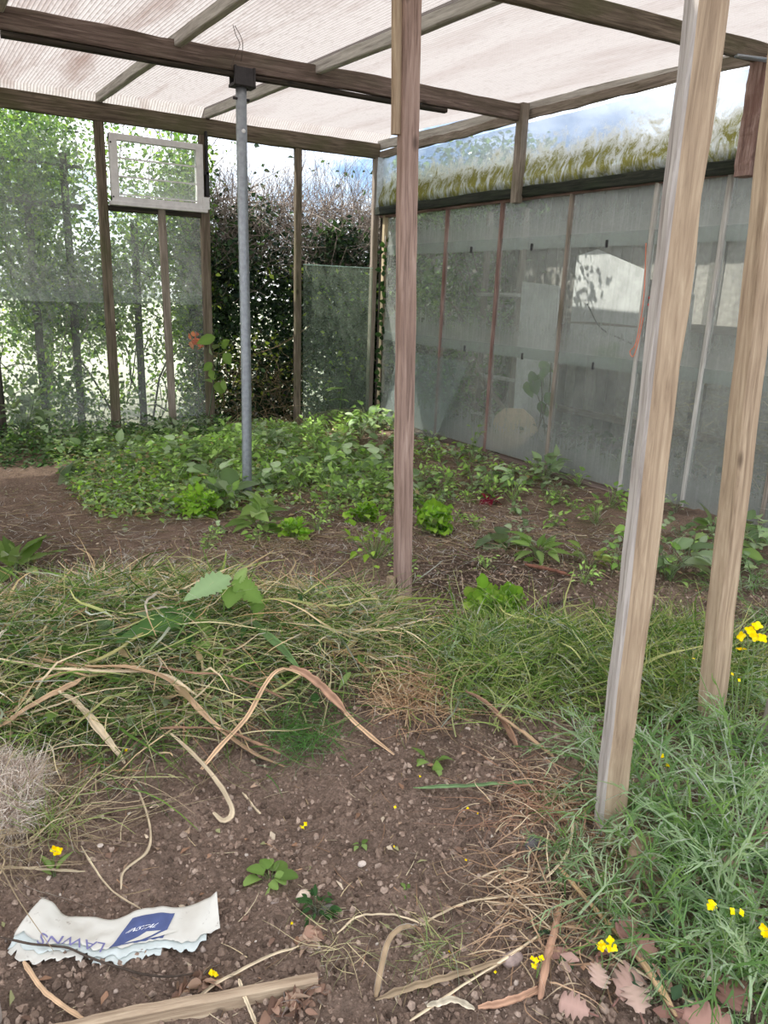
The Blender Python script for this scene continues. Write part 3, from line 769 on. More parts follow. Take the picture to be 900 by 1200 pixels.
# loose hedge behind the hazy glass on the left
r = empty('hedge', (.5, 8.9, -.35), 'loose leafy hedge behind the hazy glass of the far wall', 'hedge')
mb = MB()
def dl(x, y, z):
    hole = .4 + .6 * np.clip((z - .15 + .9 * vn(x * 2.2, z * 2.2, 61)) / .55, 0, 1)
    lump = np.clip(.55 + 1.5 * vn(x * 1.7, z * 1.7 + y, 60), .08, 1)
    top = 1 - sst(2.5, 3.1, z + .7 * vn(x * 1.5, y, 62)) * .8
    return hole * lump * top
hedge_leaves(mb, 92000, -3.2, 2.95, 8.5, 9.6, -.3, 3.6, pal((78, 104, 52), (104, 128, 62), (58, 80, 46), (128, 148, 70), (88, 110, 74)), (.035, .07), dl)
mb.build('foliage', leafmat('backlit_leaf', .45, .2, .4, sat_t=3.0), r, (.5, 8.9, -.35))
mb = MB(); branches(mb, 420, -3.2, 2.95, 8.6, 9.5, -.35, 2.6, (.3, .9), (.003, .01), TW, .9)
branches(mb, 26, -3.2, 2.95, 9.0, 9.4, -.4, .2, (1.0, 2.0), (.01, .02), TW * .5, 2.5)
mb.build('branch', TWIG, r, (.5, 8.9, -.35))
# dark ivy-clad hedge behind the open bay
r = empty('hedge', (4.2, 8.8, -.35), 'dark dense ivy hedge seen through the open bay of the far wall', 'hedge')
mb = MB()
def di(x, y, z):
    top = 1 - sst(2.0, 2.4, z + .5 * vn(x * 2, y, 64)) * .985
    return np.clip(.6 + 1.6 * vn(x * 2, z * 2 + y * 1.5, 63), .12, 1) * top * (1 - .55 * sst(.9, .1, z) * (y < 8.7))
hedge_leaves(mb, 52000, 2.75, 6.6, 8.45, 9.6, -.3, 2.9, pal((44, 62, 42), (34, 50, 36), (56, 76, 52), (70, 92, 62), (40, 56, 48)), (.04, .085), di, T_HED2)
hedge_leaves(mb, 1500, 2.8, 5.2, 8.4, 9.3, .1, 1.7, pal((150, 170, 70), (176, 190, 84), (120, 150, 66)), (.04, .07), lambda x, y, z: np.clip(.3 + 1.5 * vn(x * 3, z * 3, 66), 0, 1), T_HED2)
mb.build('foliage', GLEAF, r, (4.2, 8.8, -.35))
mb = MB(); branches(mb, 3600, 2.7, 5.6, 8.6, 9.5, 1.5, 2.4, (.2, .7), (.0025, .006), pal((150, 138, 128), (120, 108, 100), (176, 164, 152)), .45)
branches(mb, 260, 2.7, 5.4, 8.8, 9.4, 2.0, 2.5, (.4, 1.0), (.002, .004), pal((120, 104, 96), (98, 86, 78)), 2.2)
branches(mb, 300, 2.7, 4.0, 8.2, 8.7, -.2, .7, (.2, .6), (.002, .004), pal((170, 150, 116), (140, 124, 96)), .1)
mb.build('branch', TWIG, r, (4.2, 8.8, -.35))
# overhanging tree, top left
r = empty('tree', (-.6, 11, -.4), 'airy tree with small leaves against the pale sky, top left', 'tree')
mb = MB()
hedge_leaves(mb, 15000, -3.6, 4.3, 9.6, 11.6, 2.3, 5.4, pal((78, 96, 54), (100, 116, 66), (64, 80, 50)), (.035, .065),
             lambda x, y, z: np.clip(.15 + 1.9 * vn(x * 1.1, z * 1.1 + y, 68), 0, 1) * (1 - .75 * sst(2.9, 4.2, x)))
mb.build('crown', GLEAF, r, (-.6, 11, -.4))
mb = MB(); branches(mb, 200, -3.4, 3.4, 9.8, 11.4, 2.2, 3.6, (.6, 1.6), (.003, .012), TW, .8)
for x in (-2.2, -.6, 1.4): tube(mb, smooth_path([(x, 11, -.3), (x + .1, 10.9, 1.2), (x - .1, 10.8, 3.4)], 12), np.linspace(.07, .03, 12), TW[0], 8)
mb.build('trunk', TWIG, r, (-.6, 11, -.4))

# dark trellis outside the hazy glass
r = empty('trellis_fence', (.3, 8.72, -.4), 'dark timber trellis standing outside the hazy far-wall glass', 'fence')
timber('top_rail', (-3, 8.72, 2.52), (1.62, 8.72, 2.50), .03, .03, W_DARK, parent=r, side=(0, 0, 1), seg=10)
timber('middle_rail', (-.2, 8.72, 2.14), (1.62, 8.72, 2.12), .06, .03, W_DARK, parent=r, side=(0, 0, 1), seg=10)
for x, t in ((.30, 2.2), (1.10, 2.2), (1.46, 2.62), (2.12, 2.0), (-1.0, 2.5)):
    timber('upright', (x, 8.76, -.42), (x, 8.76, t), .075, .04, W_DARK, parent=r, seg=8)

# outside the right wall
r = empty('board_fence', (5.75, 4, -.4), 'weathered grey board fence behind the dirty glass of the right wall', 'fence')
mb = MB(); y = -1.0
while y < 9.4:
    w = rng.uniform(.12, .16); g = srgb(*(np.array([150, 146, 139]) * rng.uniform(.8, 1.12)))
    boxmb(mb, (5.75 + rng.uniform(-.006, .006), y, -.42), (5.772, y + w - .006, 2.62 + rng.uniform(-.04, .04)), g); y += w
bmat = attrmat('fence_board', .9, nscale=24, nstr=.3)
mb.build('boards', bmat, r, (5.75, 4, -.4), False)
for z in (.3, 1.2, 1.95): timber('rail', (5.715, -1, z), (5.715, 9.4, z), .07, .05, W_GREY, parent=r, side=(0, 0, 1), seg=12)
timber('shade_board', (5.62, -1, 2.42), (5.62, 9.4, 2.42), .54, .025, W_DARK, 'dark board added along the grey fence to shade its top', 'board', side=(1, 0, 0), seg=12)  # added overhang, sized to keep the upper fence in shade
r = empty('cold_frame', (5.0, 6.0, -.4), 'grey timber frame with pale cross bars standing outside the corner glass', 'frame')
for y in (5.84, 6.38): timber('upright', (5.0, y, -.4), (5.0, y, 2.2), .06, .04, W_GREY, parent=r, seg=6)
for z in (.22, .62, .90, 1.42): timber('crossbar', (4.98, 5.8, z), (4.98, 6.45, z), .035, .03, W_RAFT, parent=r, side=(0, 0, 1), seg=4)
timber('brace', (4.96, 5.85, .3), (4.96, 6.4, .66), .05, .02, W_GREY, parent=r, side=(0, 0, 1), seg=4)
r = empty('shrub', (5.3, 6.9, -.4), 'tall green shrub outside the corner end of the right wall', 'shrub')
mb = MB(); hedge_leaves(mb, 8000, 4.85, 5.7, 5.9, 8.3, -.2, 2.9, pal((88, 112, 74), (70, 94, 60), (112, 134, 92)), (.04, .075), lambda x, y, z: np.clip(.35 + 1.6 * vn(y * 2, z * 2, 70), 0.02, 1) * (.3 + .7 * sst(6.0, 6.8, y)) * (.25 + .75 * sst(.6, 1.4, z)), T_HED2)
mb.build('foliage', GLEAF, r, (5.3, 6.9, -.4)); mb = MB(); branches(mb, 120, 4.9, 5.6, 6.1, 8.0, -.4, 1.8, (.4, 1.0), (.003, .01), TW, 1.2); mb.build('branch', TWIG, r, (5.3, 6.9, -.4))
def plate(name, pts, th, m, label, cat, ax=0):
    """sheet with the outline pts (world), thickened along x"""
    pts = np.array(pts, float); n = len(pts); q = pts.copy(); q[:, ax] += th
    mb = MB(); mb.add(np.vstack([pts, q]), [(i, (i + 1) % n, n + (i + 1) % n, n + i) for i in range(n)])
    mb.f += [np.array([list(range(n))[::-1]]), np.array([list(range(n, 2 * n))])]; mb.m += [np.array([0]), np.array([0])]
    return tag(mb.build(name, m, None, pts[0], False), label, cat)
plate('chipboard_sheet', [atx(px, py, 4.78) for px, py in ((574, 528), (575, 500), (582, 485), (592, 478), (612, 479), (624, 490), (629, 505), (612, 520), (604, 526))], .015, CREAMB, 'round-topped beige board leaning outside the third bay of the right wall', 'board')
plate('pale_sheet', [atx(px, py, 4.95) for px, py in ((612, 330), (655, 335), (642, 520), (600, 500))], .012, WHBOARD, 'pale sheet behind the third bay of the right wall, above the beige board', 'board')
plate('sun_patch_sheet', [atx(664, 425, 5.69), atx(752, 425, 5.69), atx(760, 318, 5.69), atx(700, 292, 5.69), atx(676, 300, 5.69)], .012, WHBOARD, 'pale sheet painting a patch of sunlight on the fence behind the fourth bay', 'board')  # pale plate cut to the outline of sunlight falling on the fence
plate('fence_offcut', [atx(px, py, 4.66) for px, py in ((797, 418), (803, 345), (807, 338), (811, 346), (803, 415))], .03, W_RAFT, 'thin pale offcut of wood outside the glass beside the tallest near post', 'offcut')
mb = MB(); cb = smooth_path([atx(688, 356, 5.0), atx(705, 385, 5.0), atx(735, 400, 5.0), atx(770, 415, 5.0)], 16); tube(mb, cb, .006, (.02, .02, .02), 6)
tag(mb.build('black_cable', BLACK, None, cb[0]), 'thin black cable sagging behind the sunlit bay of the right wall', 'cable')
r = empty('climber_plant', (4.85, 4.9, -.3), 'climbing plant with large leaves behind the third bay of the right wall', 'plant')
mb = MB(); P = np.array([atx(px, py, 4.8 + .04 * rng.normal()) for px, py in ((622, 435), (628, 446), (636, 440), (640, 460), (632, 425), (618, 447), (642, 430), (634, 470), (700, 408), (716, 415), (726, 408), (735, 420))]); n = len(P)
leaves(mb, T_OV, P, nrm(rdir(n, -.8, -.1) * np.array([.3, 1, 1])), np.tile([[-1, -.3, .4]], (n, 1)), rng.uniform(.12, .2, n), rng.uniform(.08, .13, n), rand_cols(pal((92, 120, 76), (112, 140, 90)), n, .1))
mb.build('foliage', LEAF, r, (4.85, 4.9, -.3)); mb = MB()
for a, b2 in (((628, 520), (634, 430)), ((640, 520), (622, 440)), ((632, 500), (646, 425))): tube(mb, smooth_path([atx(*a, 4.82), atx((a[0] + b2[0]) / 2 + 4, (a[1] + b2[1]) / 2, 4.82), atx(*b2, 4.82)], 10), .006, srgb(92, 84, 66), 5)
mb.build('stem', TWIG, r, (4.85, 4.9, -.3))
mb = MB(); n = 900; P = np.stack([rng.uniform(4.75, 5.1, n), rng.uniform(2.5, 4.2, n), rng.uniform(.0, .95, n)], 1)
blades(mb, P, rdir(n, -.3, 1), rng.uniform(.1, .35, n), rng.uniform(.003, .006, n), rdir(n) * .5, rdir(n), rand_cols(pal((186, 172, 140), (160, 148, 122), (140, 134, 110)), n), 5)
tag(mb.build('dead_weeds', DRY, None, (4.9, 3.4, 0)), 'tangle of dead pale weeds outside the right wall glass', 'weeds', kind='stuff')
mb = MB(); n = 1500; P = np.stack([rng.uniform(4.72, 5.2, n), rng.uniform(2.2, 7.5, n), rng.uniform(-.3, .3, n)], 1); P[:, 2] += .15 * vn(P[:, 1] * 2, P[:, 0], 80)
leaves(mb, T_HED2, P, rdir(n, -.3, .6), nrm(rdir(n) + np.array([-.6, 0, 1])), rng.uniform(.04, .09, n), rng.uniform(.03, .06, n), rand_cols(pal((70, 84, 66), (92, 106, 84), (60, 70, 60)), n))
tag(mb.build('undergrowth', LEAF, None, (4.9, 5, 0)), 'low dull undergrowth outside along the foot of the right wall', 'undergrowth', kind='stuff')

# ================================================================== BED: loose litter
def inframe(P, m=75):
    q = (P - C0) @ R; z = np.maximum(q[:, 2], .01)
    px = 450 + F * q[:, 0] / z; py = 600 + F * q[:, 1] / z
    return (q[:, 2] > .1) & (px > -m * 3) & (px < 900 + m * 3) & (py < 1200 + m * 5)
# clods and stones of the tilth
def clods(n, cols, rmin, rmax, name, label, cat, area, keep=None, m=CLOD, sink=.25):
    ico_v = []; t = (1 + 5 ** .5) / 2
    ico_v = nrm(np.array([(-1, t, 0), (1, t, 0), (-1, -t, 0), (1, -t, 0), (0, -1, t), (0, 1, t), (0, -1, -t), (0, 1, -t), (t, 0, -1), (t, 0, 1), (-t, 0, -1), (-t, 0, 1)], float))
    ico_f = np.array([(0, 11, 5), (0, 5, 1), (0, 1, 7), (0, 7, 10), (0, 10, 11), (1, 5, 9), (5, 11, 4), (11, 10, 2), (10, 7, 6), (7, 1, 8), (3, 9, 4), (3, 4, 2), (3, 2, 6), (3, 6, 8), (3, 8, 9), (4, 9, 5), (2, 4, 11), (6, 2, 10), (8, 6, 7), (9, 8, 1)])
    x0, x1, y0, y1 = area
    # denser near the camera
    y = y0 + (y1 - y0) * rng.uniform(0, 1, n * 2) ** 1.8; x = rng.uniform(x0, x1, n * 2)
    P = np.stack([x, y, gz(x, y)], 1); P = P[inframe(P)]
    if keep is not None: P = P[rng.uniform(size=len(P)) < keep(P[:, 0], P[:, 1])]
    P = P[:n]; k = len(P)
    rad = rmin + (rmax - rmin) * rng.uniform(0, 1, k) ** 4.5
    sc = rng.uniform(.55, 1.35, (k, 1, 3)); V = ico_v[None] * (1 + rng.normal(0, .26, (k, 12, 1))) * sc * rad[:, None, None]
    V += P[:, None]; V[..., 2] += (rad * (.5 - sink))[:, None]
    f = (ico_f[None] + (np.arange(k) * 12)[:, None, None]).reshape(-1, 3)
    mb = MB(); mb.add(V.reshape(-1, 3), f, np.repeat(rand_cols(cols, k, .14), 12, 0))
    tag(mb.build(name, m, None, (0, 1.5, 0), m is STONE), label, cat, kind='stuff')
soilkeep = lambda x, y: np.clip(1 - 1.6 * heapf(x, y) - .8 * heap2f(x, y), 0, 1)
clods(95000, pal((142, 122, 107), (120, 102, 89), (160, 141, 126), (96, 81, 70), (131, 112, 98)), .0014, .0095, 'soil_crumbs', 'crumbly brown soil clods over the open bed', 'soil', (-.8, 3.6, .55, 4.6), soilkeep)
clods(900, pal((186, 170, 156), (166, 150, 138), (198, 186, 172)), .002, .007, 'gravel', 'pale grit scattered through the soil', 'grit', (-.8, 3.0, .55, 3.2), soilkeep, STONE, .1)
def litter(n, area, cols, name, label, cat, Lr, Wr, keep=None, m=DRY, lift=.006, zr=(-.15, .3), K=3, straight=.25):
    x0, x1, y0, y1 = area
    x = rng.uniform(x0, x1, n); y = rng.uniform(y0, y1, n)
    P = np.stack([x, y, gz(x, y) + rng.uniform(0, lift, n)], 1); P = P[inframe(P)]
    if keep is not None: P = P[rng.uniform(size=len(P)) < keep(P[:, 0], P[:, 1])]
    k = len(P); mb = MB(); D = rdir(k, *zr); D[:, 2] *= .5; D = nrm(D); L = rng.uniform(*Lr, k)
    b = rdir(k) * straight; b[:, 2] *= .3
    blades(mb, P, D, L, rng.uniform(*Wr, k), b, np.tile([[0, 0, 1.]], (k, 1)) + .5 * rng.normal(size=(k, 3)), rand_cols(cols, k), K, .3)
    tag(mb.build(name, m, None, (0, 2, 0)), label, cat, kind='stuff')
STRAW = pal((190, 172, 138), (168, 148, 116), (204, 190, 160), (140, 116, 92), (176, 140, 110))
litter(2600, (-.6, 2.6, .6, 2.5), STRAW, 'straw_litter', 'thin dry straw scattered over the front soil', 'straw', (.02, .10), (.001, .0025), lambda x, y: .25 + .75 * np.clip(bump2(x, y, 1.15, 1.15, .5, .4) + bump2(x, y, .6, 1.1, .5, .15), 0, 1))
litter(17000, (-.6, 4.4, 2.6, 7.4), pal((170, 150, 122), (140, 120, 98), (190, 174, 148), (110, 94, 80), (124, 120, 84)), 'dry_mulch', 'dry straw and weed litter over the back of the bed', 'mulch', (.04, .18), (.0025, .005), lambda x, y: np.clip(.6 + 1.2 * vn(x * 1.6, y * 1.6, 90), .05, 1), lift=.025)
n = 2600; x = rng.uniform(-.5, 4.4, n); y = rng.uniform(.7, 6.5, n); P = np.stack([x, y, gz(x, y) + .006], 1); P = P[inframe(P)]; k = len(P); mb = MB()
leaves(mb, T_HED2, P, nrm(rdir(k) * np.array([1, 1, .15])), nrm(rng.normal(0, .35, (k, 3)) + np.array([0, 0, 1])), rng.uniform(.01, .034, k), rng.uniform(.008, .02, k), rand_cols(pal((176, 150, 128), (150, 118, 96), (196, 180, 158), (128, 104, 90), (150, 150, 110)), k), .3, .3)
tag(mb.build('leaf_litter', DRY, None, (1, 2, 0)), 'small dead leaf fragments scattered over the soil', 'leaf litter', kind='stuff')

# ================================================================== CUT GRASS HEAPS
GRASSM = leafmat('cut_grass_blade', .18, .1, .5, sat_t=1.3)
GR = pal((104, 128, 66), (84, 112, 54), (122, 142, 84), (146, 156, 104), (70, 96, 50), (168, 170, 126), (92, 120, 70), (100, 130, 62), (78, 104, 56), (196, 188, 150))
def grass(n, sampler, cols, Lr, Wr, name, label, lift=.05, zr=(-.25, .55), bend=.5, K=5, fl=1.0, kind='stuff', cat='grass', m=None, wob=.07):
    m = m or GRASSM
    P, keepd = sampler(n); k = len(P); mb = MB()
    D = rdir(k, *zr); L = rng.uniform(*Lr, k); P = P.copy(); P[:, 2] += rng.uniform(-.01, lift, k) * keepd
    b = rdir(k) * bend * rng.uniform(.2, 1, (k, 1)); b[:, 2] = -abs(b[:, 2]) * fl
    c = rand_cols(cols, k, .2)
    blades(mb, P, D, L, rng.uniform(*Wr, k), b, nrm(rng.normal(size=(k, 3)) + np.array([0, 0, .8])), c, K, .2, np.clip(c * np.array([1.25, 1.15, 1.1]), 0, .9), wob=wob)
    return tag(mb.build(name, m, None, P.mean(0)), label, cat, kind=kind)
def heap_sampler(f, area, thr=.12):
    def s(n):
        x0, x1, y0, y1 = area
        x = rng.uniform(x0, x1, n * 5); y = rng.uniform(y0, y1, n * 5)
        w = f(x, y); ok = rng.uniform(size=len(x)) < np.clip((w - thr) * 2.2, 0, 1)
        x = x[ok][:n]; y = y[ok][:n]
        return np.stack([x, y, gz(x, y)], 1), np.clip(f(x, y), .2, 1)
    return s
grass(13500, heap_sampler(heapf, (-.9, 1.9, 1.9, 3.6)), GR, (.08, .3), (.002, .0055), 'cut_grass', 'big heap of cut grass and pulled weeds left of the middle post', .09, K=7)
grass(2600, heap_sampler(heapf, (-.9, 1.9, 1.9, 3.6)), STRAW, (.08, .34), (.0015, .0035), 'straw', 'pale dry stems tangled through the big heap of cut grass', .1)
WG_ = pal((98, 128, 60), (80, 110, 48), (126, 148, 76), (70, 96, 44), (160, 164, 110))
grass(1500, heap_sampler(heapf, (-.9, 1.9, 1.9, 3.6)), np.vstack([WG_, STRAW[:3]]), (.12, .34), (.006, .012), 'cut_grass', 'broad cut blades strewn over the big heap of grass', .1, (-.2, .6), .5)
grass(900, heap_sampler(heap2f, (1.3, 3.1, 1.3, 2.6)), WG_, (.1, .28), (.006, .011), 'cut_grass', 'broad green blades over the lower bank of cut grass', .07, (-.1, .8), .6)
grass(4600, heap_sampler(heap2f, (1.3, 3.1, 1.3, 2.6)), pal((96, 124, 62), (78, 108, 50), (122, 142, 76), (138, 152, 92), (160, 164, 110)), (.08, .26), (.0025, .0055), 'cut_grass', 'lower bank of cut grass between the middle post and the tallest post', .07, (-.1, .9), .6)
n = 2600
def sc_samp(n):
    x = rng.uniform(-.6, 3.4, n * 3); y = rng.uniform(1.8, 4.4, n * 3)
    w = np.clip(vn(x * 2.5, y * 2.5, 95) * 2 + .15 * (y > 2), 0, 1) * soilkeep(x, y); ok = rng.uniform(size=len(x)) < w
    x = x[ok][:n]; y = y[ok][:n]; return np.stack([x, y, gz(x, y)], 1), np.full(len(x), .5)
grass(2200, sc_samp, pal((112, 128, 76), (150, 146, 104), (94, 112, 62), (176, 166, 128)), (.05, .2), (.002, .004), 'loose_grass', 'loose wisps of cut grass strewn between the heap and the back of the bed', .02, (-.1, .3), .3)

# ================================================================== LIVING PLANTS
UPV = np.array([0, 0, 1.0])
def leafy(name, pos, label, cat, group=None, n=10, L=(.05, .09), wr=.6, T=T_OV, cols=None, spread=.5, stem_h=.06, tilt=(.1, .7), curl=.35, fold=.25, wav=0.0, petiole=.5, m=None, seed=None, var=.14, parts=True, rad=.0022):
    """rosette / small clump: leaves on petioles fanning from the base"""
    pos = np.asarray(pos, float)
    a = rng.uniform(0, 2 * np.pi, n); el = rng.uniform(*tilt, n)
    D = np.stack([np.cos(a) * np.cos(el), np.sin(a) * np.cos(el), np.sin(el)], 1)
    pl = rng.uniform(.4, 1, n) * spread * petiole
    base = pos + np.stack([np.cos(a), np.sin(a), 0 * a], 1) * (rng.uniform(0, .15, n) * spread)[:, None] + UPV * (rng.uniform(0, 1, n) * stem_h)[:, None]
    tips = base + D * pl[:, None]
    LL = rng.uniform(*L, n)
    Dl = nrm(D + np.array([0, 0, -.25]) + .25 * rng.normal(size=(n, 3)))
    mb = MB(); leaves(mb, T, tips, Dl, nrm(np.tile(UPV, (n, 1)) + .3 * rng.normal(size=(n, 3))), LL, LL * wr * rng.uniform(.85, 1.15, n), rand_cols(cols, n, var), curl, fold, wav)
    st = MB(); CT = np.stack([np.tile(pos, (n, 1)) * .5 + base * .5 - UPV * .02, (base + tips) / 2 + D * 0, tips], 1)
    tubes(st, CT, np.full(n, rad), rand_cols(cols * .9 + .03, n, .1))
    if parts:
        r = empty(name, pos, label, cat, group); mb.build('foliage', m or LEAF, r, pos); st.build('stems', LEAF, r, pos); return r
    mb.v += st.v; mb.c += st.c; mb.f += [f + mb.n for f in st.f]; mb.m += st.m; mb.n += st.n
    return tag(mb.build(name, m or LEAF, None, pos), label, cat, group)
BRIGHT = pal((136, 176, 62), (152, 190, 74), (118, 160, 54), (166, 200, 88))
MIDG = pal((114, 142, 74), (130, 157, 88), (102, 130, 68), (144, 168, 104))
DULL = pal((112, 134, 96), (132, 152, 116), (96, 116, 82), (150, 166, 136))
DKG = pal((62, 92, 52), (76, 106, 60), (54, 82, 48))

def copy_plant(src, loc, rz, sc, label=None, group=None):
    o = src.copy(); COL.objects.link(o); o.location = loc; o.rotation_euler = (0, 0, rz); o.scale = (sc, sc, sc)
    if label: o['label'] = label
    if group: o['group'] = group
    for ch in src.children:
        c = ch.copy(); COL.objects.link(c); c.parent = o
    return o

# lettuces and single plants one can point to
SINGLE = [
 ((508, 626), 'lettuce', 'bright curly lettuce growing right of the pinkish brown middle post', dict(n=110, L=(.05, .085), wr=1.0, T=T_ROUND, cols=BRIGHT, spread=.14, stem_h=.12, tilt=(.15, 1.5), wav=.22, curl=.1)),
 ((580, 722), 'lettuce', 'pale curly lettuce with tips showing above the cut grass, right of the middle post', dict(n=90, L=(.05, .08), wr=.9, T=T_ROUND, cols=BRIGHT * .8, spread=.2, stem_h=.05, tilt=(.1, 1.1), wav=.2, curl=.1)),
 ((425, 612), 'lettuce', 'small yellow-green lettuce left of the middle post', dict(n=60, L=(.05, .075), wr=.9, T=T_ROUND, cols=BRIGHT, spread=.16, stem_h=.06, tilt=(.1, 1.3), wav=.2, curl=.1)),
 ((345, 632), 'lettuce', 'yellow-green lettuce at the back edge of the grass heap, right of the steel pole foot', dict(n=40, L=(.05, .085), wr=.75, T=T_ROUND, cols=BRIGHT, spread=.12, stem_h=.06, tilt=(.2, 1.4), wav=.16, curl=.15)),
 ((232, 604), 'lettuce', 'loose yellow-green lettuce left of the steel pole foot', dict(n=70, L=(.06, .1), wr=.7, T=T_SER, cols=BRIGHT * .95, spread=.24, stem_h=.08, tilt=(.1, 1.2), wav=.15, curl=.2)),
 ((306, 622), 'weed_plant', 'leafy green plant standing right against the steel pole foot', dict(n=26, L=(.10, .16), wr=.6, cols=MIDG, spread=.16, stem_h=.14, tilt=(.2, 1.2), curl=.4)),
 ((272, 592), 'weed_plant', 'plant with round grey-green leaves just left of the steel pole', dict(n=12, L=(.12, .17), wr=.85, T=T_ROUND, cols=DULL, spread=.2, stem_h=.1, tilt=(.3, 1.1), curl=.3)),
 ((440, 655), 'weed_plant', 'straggling pale green plant left of the foot of the middle post', dict(n=46, L=(.035, .06), wr=.7, T=T_SER, cols=BRIGHT * .85, spread=.42, stem_h=.1, tilt=(.1, 1.2), curl=.2)),
 ((630, 655), 'weed_plant', 'bright toothed leaf plant in the dark soil right of the curly lettuce', dict(n=22, L=(.09, .14), wr=.5, T=T_SER, cols=MIDG, spread=.14, stem_h=.06, tilt=(.2, 1.1), curl=.4)),
 ((588, 640), 'weed_plant', 'low plant with wide grey leaves between the curly lettuce and the toothed plant', dict(n=14, L=(.1, .16), wr=.7, cols=DULL, spread=.14, stem_h=.04, tilt=(.05, .7), curl=.4)),
 ((690, 665), 'weed_plant', 'yellowish toothed plant in front of the right wall, left of the tallest post', dict(n=20, L=(.06, .1), wr=.6, T=T_SER, cols=pal((140, 150, 80), (112, 132, 70)), spread=.18, stem_h=.05, tilt=(.1, .9), curl=.3)),
 ((20, 672), 'dock_plant', 'broad-leaved dock plant at the left edge behind the grass heap', dict(n=14, L=(.16, .24), wr=.45, cols=MIDG * .85, spread=.12, stem_h=.06, tilt=(.25, 1.2), curl=.35, wav=.08)),
 ((92, 556), 'weed_plant', 'grey-leaved plant with large limp leaves on the bare soil at left', dict(n=8, L=(.18, .26), wr=.6, cols=DULL * .8, spread=.16, stem_h=.06, tilt=(.1, .6), curl=.5)),
 ((30, 520), 'shrub', 'grey-green shrubby plant at the left edge below the dark post', dict(n=60, L=(.09, .15), wr=.6, cols=DULL * .95, spread=.5, stem_h=.3, tilt=(-.1, 1.3), curl=.4)),
 ((140, 545), 'shrub', 'pale compound-leaved plant on the bare soil below the left wall post', dict(n=34, L=(.08, .13), wr=.6, cols=DULL, spread=.3, stem_h=.14, tilt=(.0, 1.0), curl=.4)),
 ((505, 897), 'seedling', 'pale green seedling on the bare soil in front of the dead grass tuft', dict(n=8, L=(.03, .05), wr=.6, T=T_SER, cols=MIDG * 1.1, spread=.05, stem_h=.02, tilt=(.1, .8), rad=.0012)),
 ((316, 1036), 'seedling', 'dark rosette seedling above the round pale stone on the front soil', dict(n=14, L=(.025, .045), wr=.75, T=T_ROUND, cols=MIDG, spread=.05, stem_h=.02, tilt=(.05, .8), rad=.0012)),
 ((64, 1030), 'seedling', 'small green sprig below the yellow flower, above the torn paper', dict(n=7, L=(.03, .05), wr=.3, cols=MIDG * .8, spread=.02, stem_h=.03, tilt=(.5, 1.4), rad=.0012)),
 ((422, 992), 'seedling', 'tiny dark green seedling alone in the middle of the front soil', dict(n=5, L=(.012, .022), wr=.7, cols=MIDG * .8, spread=.02, stem_h=.01, tilt=(.1, .8), rad=.001)),
 ((476, 1050), 'seedling', 'tiny seedling left of the bent brown stalk', dict(n=6, L=(.014, .024), wr=.5, cols=MIDG, spread=.02, stem_h=.01, tilt=(.1, .8), rad=.001)),
 ((372, 1072), 'seedling', 'dark tuft of small leaves right below the round pale stone', dict(n=30, L=(.015, .03), wr=.5, cols=DKG, spread=.07, stem_h=.02, tilt=(.0, .9), rad=.001)),
 ((575, 590), 'weed_plant', 'small dark red leafed plant near the foot of the right wall', dict(n=10, L=(.07, .11), wr=.6, cols=pal((110, 30, 50), (136, 44, 62)), spread=.06, stem_h=.04, tilt=(.1, .9))),
 ((780, 680), 'weed_plant', 'large-leaved plant between the two near timber posts', dict(n=20, L=(.12, .18), wr=.6, cols=DULL * .95, spread=.3, stem_h=.14, tilt=(.0, .9), curl=.4)),
 ((725, 560), 'weed_plant', 'yellow-green plant at the foot of the right wall beside the tallest post', dict(n=16, L=(.08, .13), wr=.6, cols=MIDG * 1.2, spread=.16, stem_h=.12, tilt=(.1, 1.2))),
 ((840, 655), 'weed_plant', 'leafy plant against the brick foot of the right wall behind the leaning post', dict(n=30, L=(.09, .15), wr=.6, cols=MIDG * .85, spread=.3, stem_h=.1, tilt=(.0, 1.1))),
 ((640, 566), 'weed_plant', 'plant with pale broad leaves at the foot of the fourth glass bay', dict(n=14, L=(.09, .15), wr=.7, cols=DULL * 1.1, spread=.2, stem_h=.16, tilt=(.1, 1.2))),
 ((553, 545), 'weed_plant', 'upright toothed plant at the foot of the third glass bay', dict(n=26, L=(.05, .09), wr=.5, T=T_SER, cols=MIDG, spread=.2, stem_h=.3, tilt=(.0, 1.2))),
]
for (px, py), nm, lab, kw in SINGLE:
    leafy(nm, hit(px, py), lab, nm.replace('_plant', '').replace('weed', 'plant'), **kw)
# upright sprig at the back, foot of the leaning glass
p = hit(398, 500)
mb = MB(); st = MB()
tube(st, [p, p + [0, 0, .2], p + [.01, -.02, .42]], .004, MIDG[2], 5)
for zz, l in ((.42, .17), (.3, .12), (.18, .12)):
    a = rng.uniform(0, 6.28, 5); D = np.stack([np.cos(a), np.sin(a), .15 + 0 * a], 1)
    leaves(mb, T_OV, np.tile(p + [0, 0, zz], (5, 1)), D, np.tile(UPV, (5, 1)), np.full(5, l), np.full(5, l * .6), rand_cols(MIDG * .9, 5, .08), .25, .2)
r = empty('weed_plant', p, 'tall weed with flat topmost leaves in front of the leaning glass sheet', 'plant'); mb.build('foliage', LEAF, r, p); st.build('stem', LEAF, r, p)

